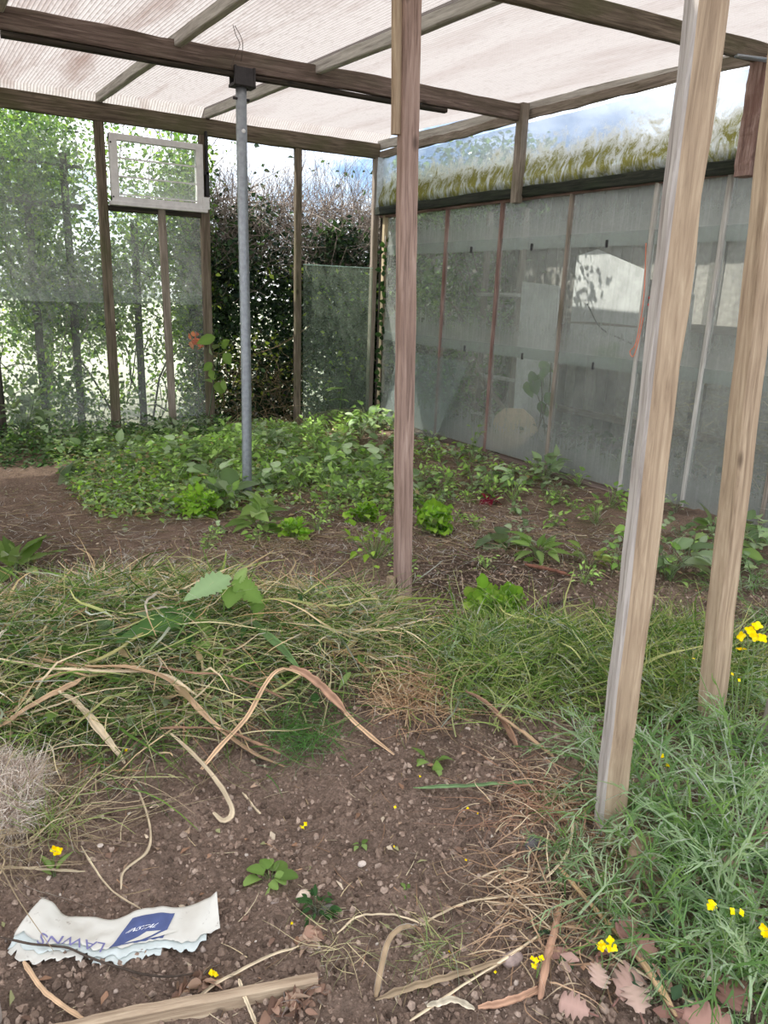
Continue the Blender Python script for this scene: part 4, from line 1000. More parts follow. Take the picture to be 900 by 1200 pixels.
# creeper through the gap beside the right post of the louvre window
p = aty(240, 470, YF - .12); p[2] = gz(p[0], p[1], False)
mb = MB(); st = MB(); sp = smooth_path([p, aty(252, 440, 7.7), aty(258, 400, 7.68), aty(250, 385, 7.7)], 14); tube(st, sp, .005, DKG[0], 5)
P = np.array([aty(px, py, 7.68) for px, py in ((252, 395), (258, 404), (246, 408), (262, 414), (254, 420), (240, 445), (250, 452), (244, 440), (258, 450), (262, 398), (248, 425))]); n = len(P)
leaves(mb, T_OV, P, nrm(rdir(n, -.9, .1)), np.tile([[.1, -1, .4]], (n, 1)), rng.uniform(.12, .2, n), rng.uniform(.08, .13, n), rand_cols(MIDG * .95, n, .1), .2, .2)
r = empty('creeper', p, 'fresh green creeper beside the wall post right of the louvre window', 'plant'); mb.build('foliage', LEAF, r, p); st.build('stem', LEAF, r, p)
# autumn leaf cluster behind the glass
P = aty(230, 403, 8.2) + rng.normal(0, .05, (16, 3)); mb = MB()
leaves(mb, T_OV, P, rdir(16), rdir(16), rng.uniform(.06, .1, 16), rng.uniform(.04, .06, 16), rand_cols(pal((226, 116, 70), (236, 140, 88), (210, 96, 60)), 16, .06), .3, .2)
tube(mb, [P.mean(0) + [0, 0, -.9], P.mean(0)], .004, TW[0], 5)
tag(mb.build('autumn_leaves', LEAF, None, P.mean(0)), 'sprig of orange leaves behind the hazy glass under the louvre window', 'leaves')

# green carpet of weeds in the middle and back of the bed
protos = []
kinds = [dict(n=24, L=(.05, .09), wr=.75, cols=MIDG * 1.45, spread=.24, stem_h=.12, tilt=(.0, 1.1)), dict(n=28, L=(.045, .08), wr=.7, T=T_SER, cols=MIDG * 1.35, spread=.22, stem_h=.14, tilt=(.0, 1.2)),
         dict(n=18, L=(.06, .1), wr=.85, T=T_ROUND, cols=DULL * 1.5, spread=.22, stem_h=.1, tilt=(.0, .9)), dict(n=32, L=(.04, .07), wr=.6, T=T_SER, cols=MIDG * 1.6, spread=.26, stem_h=.12, tilt=(.0, 1.2)),
         dict(n=20, L=(.05, .09), wr=.7, cols=DULL * 1.1, spread=.22, stem_h=.14, tilt=(.1, 1.0))]
WL = 'low green weed in the overgrown patch behind the steel pole'; WG = 'weeds in the overgrown back of the bed'
WL2 = 'small green weed growing along the foot of the right wall'; WG2 = 'weeds along the right wall'
spots = []
def scatter(px0, px1, py0, py1, k, mind):
    out = []; tries = 0
    while len(out) < k and tries < 6000:
        tries += 1; p = hit(rng.uniform(px0, px1), rng.uniform(py0, py1))
        if p[0] < 4.45 and p[1] < 7.7 and all((p[0] - q[0]) ** 2 + (p[1] - q[1]) ** 2 > mind ** 2 for q in out): out.append(p)
    return out
back = [p for p in scatter(190, 470, 496, 600, 96, .14) if not (abs(p[0] - 2.1) < .3 and 4.5 < p[1] < 5.5)]
for i, p in enumerate(back):
    if i < len(kinds): protos.append(leafy('weed', p, WL, 'weed', WG, parts=False, **kinds[i]))
    else: copy_plant(protos[i % 5], p, rng.uniform(0, 6.28), rng.uniform(.7, 1.25))
for p in scatter(0, 200, 508, 535, 24, .14): copy_plant(protos[rng.choice([2, 4, 1])], p, rng.uniform(0, 6.28), rng.uniform(.6, 1.0), 'low weed on the soil along the foot of the hazy glass wall at left', 'weeds along the left of the far wall')
for p in scatter(490, 690, 525, 590, 26, .18) + scatter(690, 890, 590, 690, 18, .2): copy_plant(protos[rng.integers(0, 5)], p, rng.uniform(0, 6.28), rng.uniform(.45, .9), WL2, WG2)
for p in scatter(350, 700, 590, 690, 16, .2) + scatter(200, 330, 620, 650, 4, .15): copy_plant(protos[rng.integers(0, 5)], p, rng.uniform(0, 6.28), rng.uniform(.35, .6), 'small weed sprouting from the open soil around the lettuces', 'weeds among the lettuces')
def cov(n):
    x = rng.uniform(.9, 4.3, n * 4); y = rng.uniform(4.6, 7.7, n * 4)
    w = np.clip(vn(x * 2, y * 2, 101) * 1.5 + .55, 0, 1) * sst(4.6, 5.6, y + .35 * (x - 2)) * (1 - .75 * sst(3.1, 3.7, x))
    ok = rng.uniform(size=len(x)) < w; x = x[ok][:n]; y = y[ok][:n]; return x, y
x, y = cov(15000); n = len(x); P = np.stack([x, y, gz(x, y) + rng.uniform(.0, .11, n)], 1); mb = MB()
leaves(mb, T_HED2, P, nrm(rdir(n, -.4, .5)), nrm(rng.normal(0, .45, (n, 3)) + UPV), rng.uniform(.025, .065, n), rng.uniform(.018, .042, n), rand_cols(np.vstack([MIDG * 1.45, MIDG * 1.2, DULL * 1.5, DULL * 1.2, BRIGHT * 1.0, STRAW[:2]]), n, .2), .3, .3)
tag(mb.build('ground_cover', LEAF, None, P.mean(0)), 'mat of small green leaves covering the back of the bed', 'weeds', kind='stuff')
x = rng.uniform(-1.5, 2.6, 5000); y = rng.uniform(7.0, 7.82, 5000); n = 5000; P = np.stack([x, y, gz(x, y) + rng.uniform(0, .22, n) * sst(7.0, 7.5, y)], 1); mb = MB()
leaves(mb, T_HED2, P, rdir(n, -.3, .8), nrm(rng.normal(0, .6, (n, 3)) + UPV), rng.uniform(.03, .07, n), rng.uniform(.015, .035, n), rand_cols(np.vstack([DKG * 1.2, DKG, DULL * .6]), n, .2), .3, .3)
tag(mb.build('ground_cover', LEAF, None, P.mean(0)), 'dark low growth along the foot of the hazy glass wall at left', 'weeds', kind='stuff')

# leaves thrown on the heap
hl = MB(); x = rng.uniform(-.4, 1.7, 900); y = rng.uniform(2.0, 3.4, 900); w = heapf(x, y) > rng.uniform(.1, .9, 900); x = x[w]; y = y[w]; n = len(x)
leaves(hl, T_OV, np.stack([x, y, gz(x, y) + rng.uniform(.01, .1, n)], 1), rdir(n, -.3, .4), nrm(rng.normal(0, .5, (n, 3)) + UPV), rng.uniform(.03, .08, n), rng.uniform(.015, .04, n), rand_cols(np.vstack([MIDG * .8, DULL * .8, DKG, STRAW[:2]]), n), .3, .3)
tag(hl.build('pulled_leaves', LEAF, None, (.5, 2.7, .2)), 'wilting leaves mixed into the big heap of cut grass', 'leaves', kind='stuff')
# nettle on the heap
def nettle():
    p = hit(262, 742); r = empty('nettle', p, 'cut nettle with big toothed leaves lying on the grass heap', 'nettle')
    dep = p[1]
    def at(px, py, dy=0): return aty(px, py, dep + dy)
    st = MB(); tube(st, smooth_path([p, at(262, 715), at(266, 692)], 10), .004, MIDG[0], 5)
    tube(st, smooth_path([at(205, 745), at(202, 715), at(225, 695), at(240, 690)], 12), .0025, MIDG[0], 5); st.build('stem', LEAF, r, p)
    mb = MB()
    def lf(a, b, w, n=(-.1, -.5, .8), c=None, curl=.15):
        a = np.array(a); b = np.array(b); L = np.linalg.norm(b - a)
        leaves(mb, T_SER, [a], nrm(b - a)[None], np.array([n], float), np.array([L]), np.array([L * w]), np.array([c if c is not None else MIDG[1]]), curl, .22)
    lf(at(270, 676), at(217, 698, -.05), .5, c=srgb(150, 176, 132)); lf(at(272, 682), at(310, 704, -.06), .75, c=MIDG[0] * 1.05); lf(at(276, 684), at(289, 664, .02), .6, c=MIDG[3])
    lf(at(296, 690), at(308, 730, -.05), .5, c=MIDG[2]); lf(at(274, 688), at(268, 708, -.1), .8, c=MIDG[0]); lf(at(232, 716), at(140, 742, -.12), .32, c=DKG[1] * 1.25); lf(at(215, 728), at(180, 760, -.1), .4, c=DULL[2])
    lf(at(225, 715), at(250, 745, -.1), .4, c=MIDG[2]); lf(at(200, 730), at(160, 715, 0), .5, c=DULL[1])
    mb.build('foliage', LEAF, r, p)
nettle()

n = 2600; q = cov(n); n = len(q[0]); P = np.stack([q[0], q[1], gz(*q) + rng.uniform(.02, .14, n)], 1); mb = MB()
blades(mb, P, rdir(n, -.2, .5), rng.uniform(.06, .22, n), rng.uniform(.003, .006, n), rdir(n) * .5 - UPV * .2, nrm(rng.normal(size=(n, 3)) + UPV), rand_cols(np.vstack([STRAW[:3] * .8, MIDG, DULL]), n), 4)
tag(mb.build('loose_grass', LEAF, None, P.mean(0)), 'dry and green stems lying through the overgrown back of the bed', 'grass', kind='stuff')
# ================================================================== ROCKET PLANTS AND FLOWERS
RK = pal((124, 148, 108), (104, 134, 86), (142, 164, 126), (90, 120, 72), (158, 176, 144), (114, 142, 82))
def rocket(pos, label, n=34, Lr=(.12, .30), group='rocket plants at the right', cols=RK):
    pos = np.asarray(pos, float); mb = MB()
    a = rng.uniform(0, 2 * np.pi, n); el = rng.uniform(.15, 1.35, n)
    D = np.stack([np.cos(a) * np.cos(el), np.sin(a) * np.cos(el), np.sin(el)], 1)
    P = pos + rng.normal(0, .035, (n, 3)) * np.array([1, 1, .2]) + UPV * rng.uniform(0, .07, n)[:, None]
    L = rng.uniform(*Lr, n); bend = np.stack([D[:, 0] * .25, D[:, 1] * .25, -rng.uniform(.35, .95, n)], 1) + .18 * rng.normal(size=(n, 3))
    c = rand_cols(cols, n, .13); sd = nrm(np.cross(D, UPV) * .2 + UPV + .4 * rng.normal(size=(n, 3)))
    ctr, tan = blades(mb, P, D, L, rng.uniform(.004, .0075, n), bend, sd, c, 7, .3)
    for k in (2, 3, 4, 5, 6):
        for s in (-1, 1):
            ok = rng.uniform(size=n) < .8
            q = ctr[ok, k] + (ctr[ok, min(k + 1, 7)] - ctr[ok, k]) * rng.uniform(0, .6, (ok.sum(), 1)); t = tan[ok, k]
            sx = nrm(np.cross(t, sd[ok])) * s
            d2 = nrm(t * 1.0 + sx * .62 + .2 * rng.normal(size=t.shape)); m_ = len(q)
            blades(mb, q, d2, L[ok] * rng.uniform(.09, .2, m_), rng.uniform(.003, .0055, m_), .5 * rng.normal(size=(m_, 3)) + t * .4 - UPV * .25, nrm(np.cross(d2, t) + .2), c[ok] * 1.05, 3, .25)
    return tag(mb.build('rocket_plant', LEAF, None, pos), label, 'plant', group)
RL = 'wild rocket plant with narrow lobed leaves in the mass at lower right'
rp = [(690, 900, 1.0), (745, 900, 1.1), (790, 880, 1.1), (850, 880, 1.1), (885, 900, 1.1), (720, 960, 1.0), (770, 960, 1.2), (820, 950, 1.2), (870, 960, 1.2), (800, 1010, 1.1), (850, 1020, 1.2), (890, 1020, 1.1), (740, 1030, .9),
      (710, 1080, .8), (780, 1085, .9), (840, 1100, 1.1), (885, 1110, 1.0), (830, 1160, .9), (880, 1180, .9), (770, 1150, .6), (665, 1010, .6), (800, 840, .9), (870, 830, .9), (830, 1050, 1.1)]
pr = [rocket(hit(*rp[i][:2]), RL) for i in range(5)]
for i, (px, py, s) in enumerate(rp):
    if i >= 5: copy_plant(pr[i % 5], hit(px, py), rng.uniform(0, 6.28), s * rng.uniform(.9, 1.1))
for px, py, s in ((880, 690, .8), (845, 700, .7), (895, 740, .8)): copy_plant(pr[rng.integers(0, 5)], hit(px, py), rng.uniform(0, 6.28), s, 'rocket plant against the right wall, behind the leaning post', 'rocket plants behind the leaning post')
for px, py, s in ((520, 785, .7), (560, 765, .7), (610, 765, .7), (650, 770, .6), (540, 830, .5), (690, 790, .6)): copy_plant(pr[rng.integers(0, 5)], hit(px, py), rng.uniform(0, 6.28), s, 'feathery green weed in the lower bank of cut grass', 'feathery weeds in the lower grass bank')

YEL = pal((250, 222, 20), (244, 210, 10), (252, 232, 50))
def flower(mb, p, s, n=4):
    a = np.arange(n) / n * 2 * np.pi + rng.uniform(0, 2); ax = nrm(np.array([-.3, -.5, .8]) + .4 * rng.normal(size=3))
    e1 = nrm(np.cross(ax, [1, .3, 0])); e2 = np.cross(ax, e1)
    D = e1 * np.cos(a)[:, None] + e2 * np.sin(a)[:, None] + ax * .35
    leaves(mb, T_ROUND, np.tile(p, (n, 1)), nrm(D), np.tile(ax, (n, 1)), np.full(n, s), np.full(n, s * .9), rand_cols(YEL, n, .04), .2, .15)
def flower_stem(base, tops, label, size=.012):
    size *= .72
    base = np.asarray(base, float); r = empty('rocket_flower', base, label, 'flower', None)
    st = MB()
    for tpt, k in tops:
        tpt = np.asarray(tpt, float); mid = (base + tpt) / 2 + rng.normal(0, .012, 3)
        tube(st, smooth_path([base, mid, tpt], 10), .0018, srgb(128, 152, 92), 5)
        for j in range(k):
            fl = MB(); flower(fl, tpt + rng.normal(0, size * .9, 3) * (k > 1), size)
            fl.build('flower_head', PETAL, r, base)
    st.build('stem', LEAF, r, base)
def atd(px, py, ref):
    """point on the sight line at the horizontal distance of ref"""
    v = ray(px, py); return C0 + v * (np.hypot(ref[0], ref[1]) / np.hypot(v[0], v[1]))
b = hit(868, 862); flower_stem(b, [(atd(876, 738, b), 3), (atd(872, 752, b), 2), (atd(884, 747, b), 1), (atd(893, 748, b), 1)], 'tallest yellow flower cluster at the right edge beside the leaning post', .024)
b = hit(862, 880); flower_stem(b, [(atd(858, 790, b), 1), (atd(866, 797, b), 1), (atd(813, 772, b), 1)], 'three small yellow flowers just below the tallest yellow cluster', .008)
b = hit(780, 935); flower_stem(b, [(atd(778, 890, b), 2)], 'yellow flower right of the tallest timber post, low among the leaves', .010)
b = hit(842, 1150); flower_stem(b, [(atd(838, 1062, b), 4), (atd(860, 1068, b), 2)], 'pair of yellow flower heads in the middle of the lower right rocket', .011)
b = hit(890, 1150); flower_stem(b, [(atd(895, 1092, b), 3)], 'yellow flower at the lower right edge of the picture', .013)
b = hit(706, 1150); flower_stem(b, [(atd(704, 1105, b), 3), (atd(718, 1106, b), 3)], 'yellow flower head above the dry oak leaves', .012)
b = hit(628, 1150); flower_stem(b, [(atd(625, 1129, b), 3), (atd(634, 1124, b), 2)], 'yellow flower among the reddish dry stalks near the bottom', .009)
b = hit(62, 1020); flower_stem(b, [(atd(65, 997, b), 4)], 'single yellow flower above the torn paper at left', .013)
b = hit(355, 974); flower_stem(b, [(atd(355, 967, b), 3)], 'small yellow flower lying on the bare soil in the centre', .009)
b = hit(245, 1150); flower_stem(b, [(atd(249, 1140, b), 5)], 'yellow flower head beside the bottom board', .009)
pf = MB()
for px, py in ((472, 909), (548, 948), (492, 910), (462, 993), (546, 1010), (540, 1073), (528, 1118), (342, 1083), (363, 1095), (580, 1142), (463, 947), (560, 955), (625, 1165), (30, 860), (148, 880), (522, 740), (96, 770)):
    flower(pf, hit(px, py, .006), rng.uniform(.003, .0055))
tag(pf.build('fallen_petals', PETAL, None, (.8, 1.5, 0)), 'tiny fallen yellow petals dotted over the soil', 'petals', kind='stuff')

# ================================================================== DRY STALKS, STRIPS, TWIGS
BR = srgb(196, 166, 134); RB = srgb(176, 140, 116); PT = srgb(214, 196, 166); GRN = srgb(112, 140, 92); DKT = srgb(92, 80, 70)
def strip(name, px_pts, w, col, label, cat='stalk', flat=.28, lift=.02, arch=None, group=None, n=36, taper=(.5, .4), m=None):
    """dried stalk / strap leaf along picture points laid on the ground or heap; w in metres"""
    base = [hit(*p[:2]) for p in px_pts]
    for i, p in enumerate(px_pts):
        h = p[2] if len(p) > 2 else lift
        q = base[i]; v = ray(*p[:2]); base[i] = q - v * (h / max(-v[2], .25))
    pts = smooth_path(base, n); t = np.linspace(0, 1, n)
    pts[:, 2] += .004 * vn(t * 14, t * 0 + rng.uniform(0, 99), 7)
    r = w * .5 * np.minimum(1, np.minimum(taper[0] + t * 6, taper[1] + (1 - t) * 5)) * (1 + .25 * vn(t * 9, t * 0 + rng.uniform(0, 99), 3))
    cc = np.clip(col[None] * (1 + .45 * vn(t * 12, t * 0 + rng.uniform(0, 99), 4))[:, None], 0, 1)
    mb = MB()
    if flat >= .7: tube(mb, pts, r, cc, 8, flat)
    else:   # strap: shallow gutter section with frayed edges and a slow twist
        r = r * 1.12; tan = nrm(np.gradient(pts, axis=0)); s = nrm(np.cross(tan, UPV)); u = np.cross(s, tan)
        tw = .5 * vn(t * 3, t * 0 + rng.uniform(0, 99), 8) + rng.uniform(-.25, .25)
        s, u = s * np.cos(tw)[:, None] + u * np.sin(tw)[:, None], u * np.cos(tw)[:, None] - s * np.sin(tw)[:, None]
        q = np.array([-1, -.5, 0, .5, 1, .5, 0, -.5]); k = rng.uniform(.15, .4)
        V = []; C_ = []
        e0 = 1 + .35 * vn(t * 20, t * 0 + rng.uniform(0, 99), 6); e1 = 1 + .35 * vn(t * 20, t * 0 + rng.uniform(0, 99), 6)
        lc = 1 + .22 * rng.normal(size=8)
        for j in range(8):
            e = np.where(q[j] < 0, e0, e1); th = .0012 if j in (1, 2, 3) else (-.0012 if j > 4 else 0)
            V.append(pts + s * (q[j] * r * e)[:, None] + u * (r * k * (q[j] ** 2) + th + (.18 * r if j in (2,) else 0))[:, None]); C_.append(np.clip(cc * lc[j], 0, 1))
        V = np.stack(V, 1).reshape(-1, 3); C_ = np.stack(C_, 1).reshape(-1, 3)
        f = [(i * 8 + j, i * 8 + (j + 1) % 8, i * 8 + 8 + (j + 1) % 8, i * 8 + 8 + j) for i in range(n - 1) for j in range(8)]
        mb.add(V, f, C_)
    return tag(mb.build(name, m or DRY, None, pts[0], flat >= .7), label, cat, group)
strip('dried_stalk', [(30, 770, .04), (90, 782, .06), (150, 784, .07), (200, 800, .06), (245, 845, .05), (290, 882, .02), (333, 900, .01)], .024, BR, 'longest tan dried leaf strap arching across the front of the grass heap')
strip('dried_stalk', [(0, 773, .04), (60, 785, .05), (130, 788, .06), (190, 792, .06), (230, 815, .05)], .012, PT, 'thin pale strap lying just above the longest tan strap')
strip('dried_stalk', [(0, 852, .03), (40, 828, .05), (75, 808, .06), (100, 795, .06)], .02, BR * .9, 'tan strap rising to the right at the left edge of the heap')
strip('dried_stalk', [(68, 812, .06), (92, 828, .05), (118, 858, .04), (146, 895, .01)], .022, PT, 'pale broad strap hanging down the left front of the heap')
strip('dried_stalk', [(40, 800, .05), (110, 785, .06), (170, 782, .06)], .012, BR, 'short tan strap crossing under the longest strap near its left end')
strip('dried_stalk', [(188, 856, .05), (225, 854, .05), (262, 858, .04), (300, 872, .03), (328, 884, .02)], .022, RB, 'reddish dried strap at the lower front of the heap')
strip('dried_stalk', [(200, 862, .05), (222, 882, .05), (250, 912, .04), (266, 935, .03), (272, 955, .005), (262, 962, .003), (250, 952, .004)], .014, PT, 'pale strap with a reddish hooked end touching the bare soil')
strip('dried_stalk', [(236, 902, .04), (262, 872, .05), (290, 842, .07), (310, 805, .09), (326, 787, .1), (342, 786, .09), (375, 808, .07), (420, 852, .03), (462, 886, .005)], .015, BR * 1.05, 'tall arched tan stalk bending over the right front of the heap')
strip('dried_stalk', [(180, 782, .05), (225, 790, .06), (270, 795, .05), (335, 822, .03)], .012, RB * .9, 'thin reddish stalk behind the tall arched stalk')
strip('dried_stalk', [(340, 782, .08), (370, 802, .08), (405, 835, .05)], .026, RB * 1.1, 'broad reddish strap continuing below the green blade')
strip('green_blade', [(288, 720, .08), (305, 738, .08), (328, 760, .07), (350, 785, .06)], .026, GRN, 'long folded green blade on the heap below the nettle', 'leaf', .15, m=LEAF)
strip('dried_stalk', [(155, 684, .02), (180, 688, .03), (205, 672, .03), (228, 666, .02)], .022, RB * 1.15, 'pinkish strap on the crest of the heap behind the nettle')
strip('dried_stalk', [(118, 682, .04), (115, 700, .05), (130, 708, .05), (150, 732, .04)], .01, PT, 'pale looped stem near the crest of the heap')
strip('dried_stalk', [(95, 780, .05), (130, 768, .07), (168, 744, .06)], .014, srgb(160, 156, 104), 'thick yellowish stem lying across the upper left of the heap')
strip('green_blade', [(0, 716, .04), (60, 712, .05), (110, 672, .05), (170, 670, .03), (205, 673, .02)], .01, GRN * 1.1, 'long thin green blade along the back of the heap', 'leaf', .2, m=LEAF)
strip('dried_stalk', [(430, 722, .04), (480, 724, .05), (530, 720, .05), (562, 714, .04)], .015, RB * .85, 'dark reddish stalk lying across the foot of the middle post')
strip('dried_stalk', [(462, 728, .05), (500, 742, .05), (540, 756, .04), (580, 768, .02)], .018, RB * 1.1, 'reddish stalk sloping down right from the middle post')
strip('dried_stalk', [(545, 812, .06), (570, 825, .05), (590, 848, .03), (606, 878, .004)], .022, RB * .85, 'dark reddish strap at the front of the lower grass bank')
strip('dried_stalk', [(582, 838, .05), (615, 862, .03), (652, 892, .005)], .014, BR, 'thin tan strap right of the dark reddish strap')
strip('green_blade', [(484, 925, .012), (530, 922, .02), (580, 919, .025), (624, 918, .015)], .012, srgb(128, 156, 112), 'single green blade lying on the bare soil', 'leaf', .15, taper=(.2, .8), m=LEAF)
strip('dried_stalk', [(440, 1172, .0), (446, 1140, .03), (455, 1105, .05), (468, 1090, .05), (488, 1086, .02)], .014, srgb(168, 146, 118), 'bent brown hooked stalk standing in the front soil', flat=.7)
strip('dried_stalk', [(440, 1175, .01), (490, 1158, .015), (550, 1142, .02), (606, 1122, .015)], .016, srgb(152, 134, 110), 'flat grey-brown leaf lying across the front soil', 'leaf', .2, taper=(.2, .2))
strip('dried_stalk', [(655, 1020, .03), (685, 1055, .03), (720, 1092, .03), (760, 1142, .03), (792, 1195, .02)], .015, srgb(186, 156, 122), 'long tan strap running down right below the tallest post')
strip('dried_stalk', [(632, 1172, .01), (640, 1130, .03), (650, 1090, .03), (655, 1065, .02)], .014, RB, 'reddish strap standing among the stalks at bottom centre')
strip('dried_stalk', [(560, 1185, .01), (600, 1176, .015), (636, 1160, .01)], .014, RB * 1.1, 'reddish strap lying flat at bottom centre')
strip('dried_stalk', [(500, 1180, .01), (530, 1172, .02), (556, 1185, .006)], .011, srgb(216, 204, 180), 'pale curled strap end at the bottom')
strip('dried_stalk', [(640, 1030, .02), (665, 1000, .03), (672, 965, .03)], .006, PT, 'thin pale stem leaning by the foot of the tallest post')
strip('dried_stalk', [(492, 1088, .005), (540, 1062, .015), (600, 1052, .02), (636, 1050, .01)], .006, PT * .9, 'long thin pale stem crossing the front soil')
strip('dried_stalk', [(395, 1095, .005), (420, 1075, .02), (460, 1073, .02), (500, 1085, .005)], .005, PT * .95, 'thin looping stem left of the bent brown stalk')
strip('dried_stalk', [(480, 1200, .005), (540, 1160, .01), (600, 1120, .02), (640, 1092, .01)], .006, PT, 'long straight pale stem at bottom centre')
strip('dried_stalk', [(700, 1105, .03), (730, 1130, .03), (790, 1165, .02), (850, 1200, .02)], .005, PT * 1.05, 'thin straight straw across the dry oak leaves')
strip('dried_stalk', [(200, 1200, .005), (250, 1158, .012), (310, 1125, .015), (350, 1112, .01)], .006, PT * .9, 'straight pale stem crossing the soil below the torn paper')
strip('dried_stalk', [(28, 1130, .005), (50, 1160, .012), (75, 1180, .01), (100, 1198, .005)], .009, BR, 'brown stem at the lower left corner')
strip('dried_stalk', [(95, 992, .006), (112, 1022, .012), (132, 1046, .012), (165, 1068, .006)], .0045, PT, 'wiry pale stem on the soil above the torn paper')
strip('dried_stalk', [(142, 1045, .005), (145, 1022, .012), (172, 998, .012), (176, 972, .012), (165, 935, .01), (156, 920, .01)], .006, PT * .9, 'wiry pale root running up from the torn paper to the heap')
strip('dried_stalk', [(284, 930, .005), (300, 950, .006), (310, 960, .004)], .006, PT, 'short pale stem near the hooked strap')
strip('dried_stalk', [(300, 1200, .004), (286, 1170, .03), (280, 1150, .03)], .007, PT, 'pale stem curving over the bottom board')
strip('dried_stalk', [(0, 1018, .01), (40, 1022, .02), (100, 1024, .01)], .006, PT * .8, 'brown straw at the left edge under the fluffy seed heads')
strip('twig', [(0, 1100, .03), (40, 1108, .03), (75, 1112, .025), (100, 1122, .02), (140, 1137, .015), (190, 1146, .012), (232, 1141, .01)], .005, DKT * .6, 'dark thin twig lying over the torn paper', 'twig', flat=1, m=TWIG)
strip('twig', [(378, 697, .05), (392, 701, .07), (405, 708, .06), (418, 722, .03)], .013, srgb(44, 40, 38), 'black crooked twig behind the heap, left of the middle post', 'twig', flat=.9, m=TWIG)
strip('twig', [(410, 700, .05), (415, 715, .06), (420, 735, .03)], .012, srgb(44, 40, 38), 'black twig hanging down beside the crooked black twig', 'twig', flat=.9, m=TWIG)
strip('twig', [(615, 662, .02), (645, 668, .03), (668, 674, .02)], .022, srgb(132, 92, 76), 'short reddish stick on the dark soil right of the curly lettuce', 'stick', flat=.9, m=TWIG)
strip('twig', [(538, 600, .03), (553, 612, .02), (562, 612, .05)], .012, srgb(80, 68, 60), 'short dark forked stick right of the curly lettuce', 'stick', flat=.9, m=TWIG)
strip('twig', [(622, 716, .02), (648, 708, .04), (672, 702, .03)], .02, srgb(70, 58, 52), 'dark stick on the soil behind the lower grass bank', 'stick', flat=.9, m=TWIG)
strip('dried_stalk', [(448, 716, .02), (460, 702, .08), (490, 680, .14), (520, 656, .06)], .006, srgb(112, 116, 78), 'thin green-brown stem leaning across the foot of the middle post', 'stem', flat=.9)
strip('dried_stalk', [(756, 690, .05), (780, 712, .06), (795, 740, .05), (800, 760, .02)], .008, srgb(176, 174, 124), 'pale looping stem between the two near posts', 'stem', flat=.8)
strip('dried_stalk', [(575, 715, .05), (615, 742, .06), (665, 775, .04), (690, 800, .02)], .008, srgb(186, 186, 146), 'long pale stem over the lower grass bank', 'stem', flat=.8)

# dead grass tuft between the heaps, reddish straw by the tallest post
def tuft(px, py, n, spread, Lr, Wr, cols, label, name='dead_grass_tuft', zr=(-.1, .95), bend=.6, m=DRY, kind=None, cat='grass'):
    p = hit(px, py); P = p + rng.normal(0, 1, (n, 3)) * np.array([spread, spread, .012]); P[:, 2] = gz(P[:, 0], P[:, 1]) + rng.uniform(0, .03, n)
    mb = MB(); b = rdir(n) * bend; b[:, 2] = -abs(b[:, 2])
    blades(mb, P, rdir(n, *zr), rng.uniform(*Lr, n), rng.uniform(*Wr, n), b, rdir(n), rand_cols(cols, n, .15), 7, .25, wob=.06)
    return tag(mb.build(name, m, None, p), label, cat, kind=kind)
tuft(480, 822, 620, .065, (.08, .22), (.0015, .004), pal((192, 160, 128), (172, 138, 110), (208, 182, 148)), 'pinkish dead grass tuft in front of the middle post')
tuft(645, 955, 520, .085, (.07, .2), (.0018, .0042), pal((190, 160, 132), (166, 130, 106), (204, 184, 154), (144, 112, 94)), 'reddish dry straw heaped left of the tallest post foot', zr=(-.1, .35), bend=.7, name='straw_heap', cat='straw')
tuft(640, 1070, 420, .1, (.06, .2), (.0018, .0042), pal((180, 152, 124), (154, 126, 102), (196, 176, 148)), 'brown dry stalk litter lower centre, below the straw heap', zr=(-.1, .3), bend=.7, name='straw_heap', cat='straw')
tuft(330, 640, 500, .16, (.06, .2), (.002, .004), pal((150, 128, 106), (130, 110, 92), (176, 158, 132)), 'low brown mat of dead stems behind the heap, right of the bare soil', zr=(-.1, .3), bend=.4, name='dead_grass', kind='stuff')
tuft(300, 470, 260, .2, (.15, .45), (.003, .005), pal((176, 160, 124), (150, 134, 104)), 'dry arching grass in the open bay of the far wall', zr=(.1, .9))
tuft(575, 800, 380, .14, (.1, .3), (.003, .006), pal((150, 168, 104), (124, 150, 84), (176, 180, 132)), 'upright pale green grass tuft in the lower bank', name='grass_tuft', m=LEAF, zr=(.2, 1), bend=.5)
tuft(780, 830, 300, .12, (.1, .24), (.0025, .005), pal((140, 158, 90), (116, 140, 76), (170, 172, 120)), 'grass tuft between the tallest post and the leaning post', name='grass_tuft', m=LEAF, zr=(.2, 1), bend=.5)
tuft(350, 870, 260, .06, (.06, .16), (.002, .004), pal((96, 134, 76), (82, 118, 64)), 'dark green grass tuft at the right front corner of the heap', name='grass_tuft', m=LEAF, zr=(0, .9), bend=.5)
tuft(510, 1125, 70, .03, (.05, .14), (.0015, .003), pal((130, 150, 100), (176, 176, 130)), 'thin green grass tuft in the front soil right of the bent stalk', name='grass_tuft', m=LEAF, zr=(-.2, .6), bend=.5)
tuft(395, 1110, 60, .04, (.05, .14), (.0012, .0022), pal((150, 150, 110), (190, 176, 140)), 'wispy dry grass left of the bent brown stalk', name='grass_tuft', zr=(-.2, .6), bend=.5)
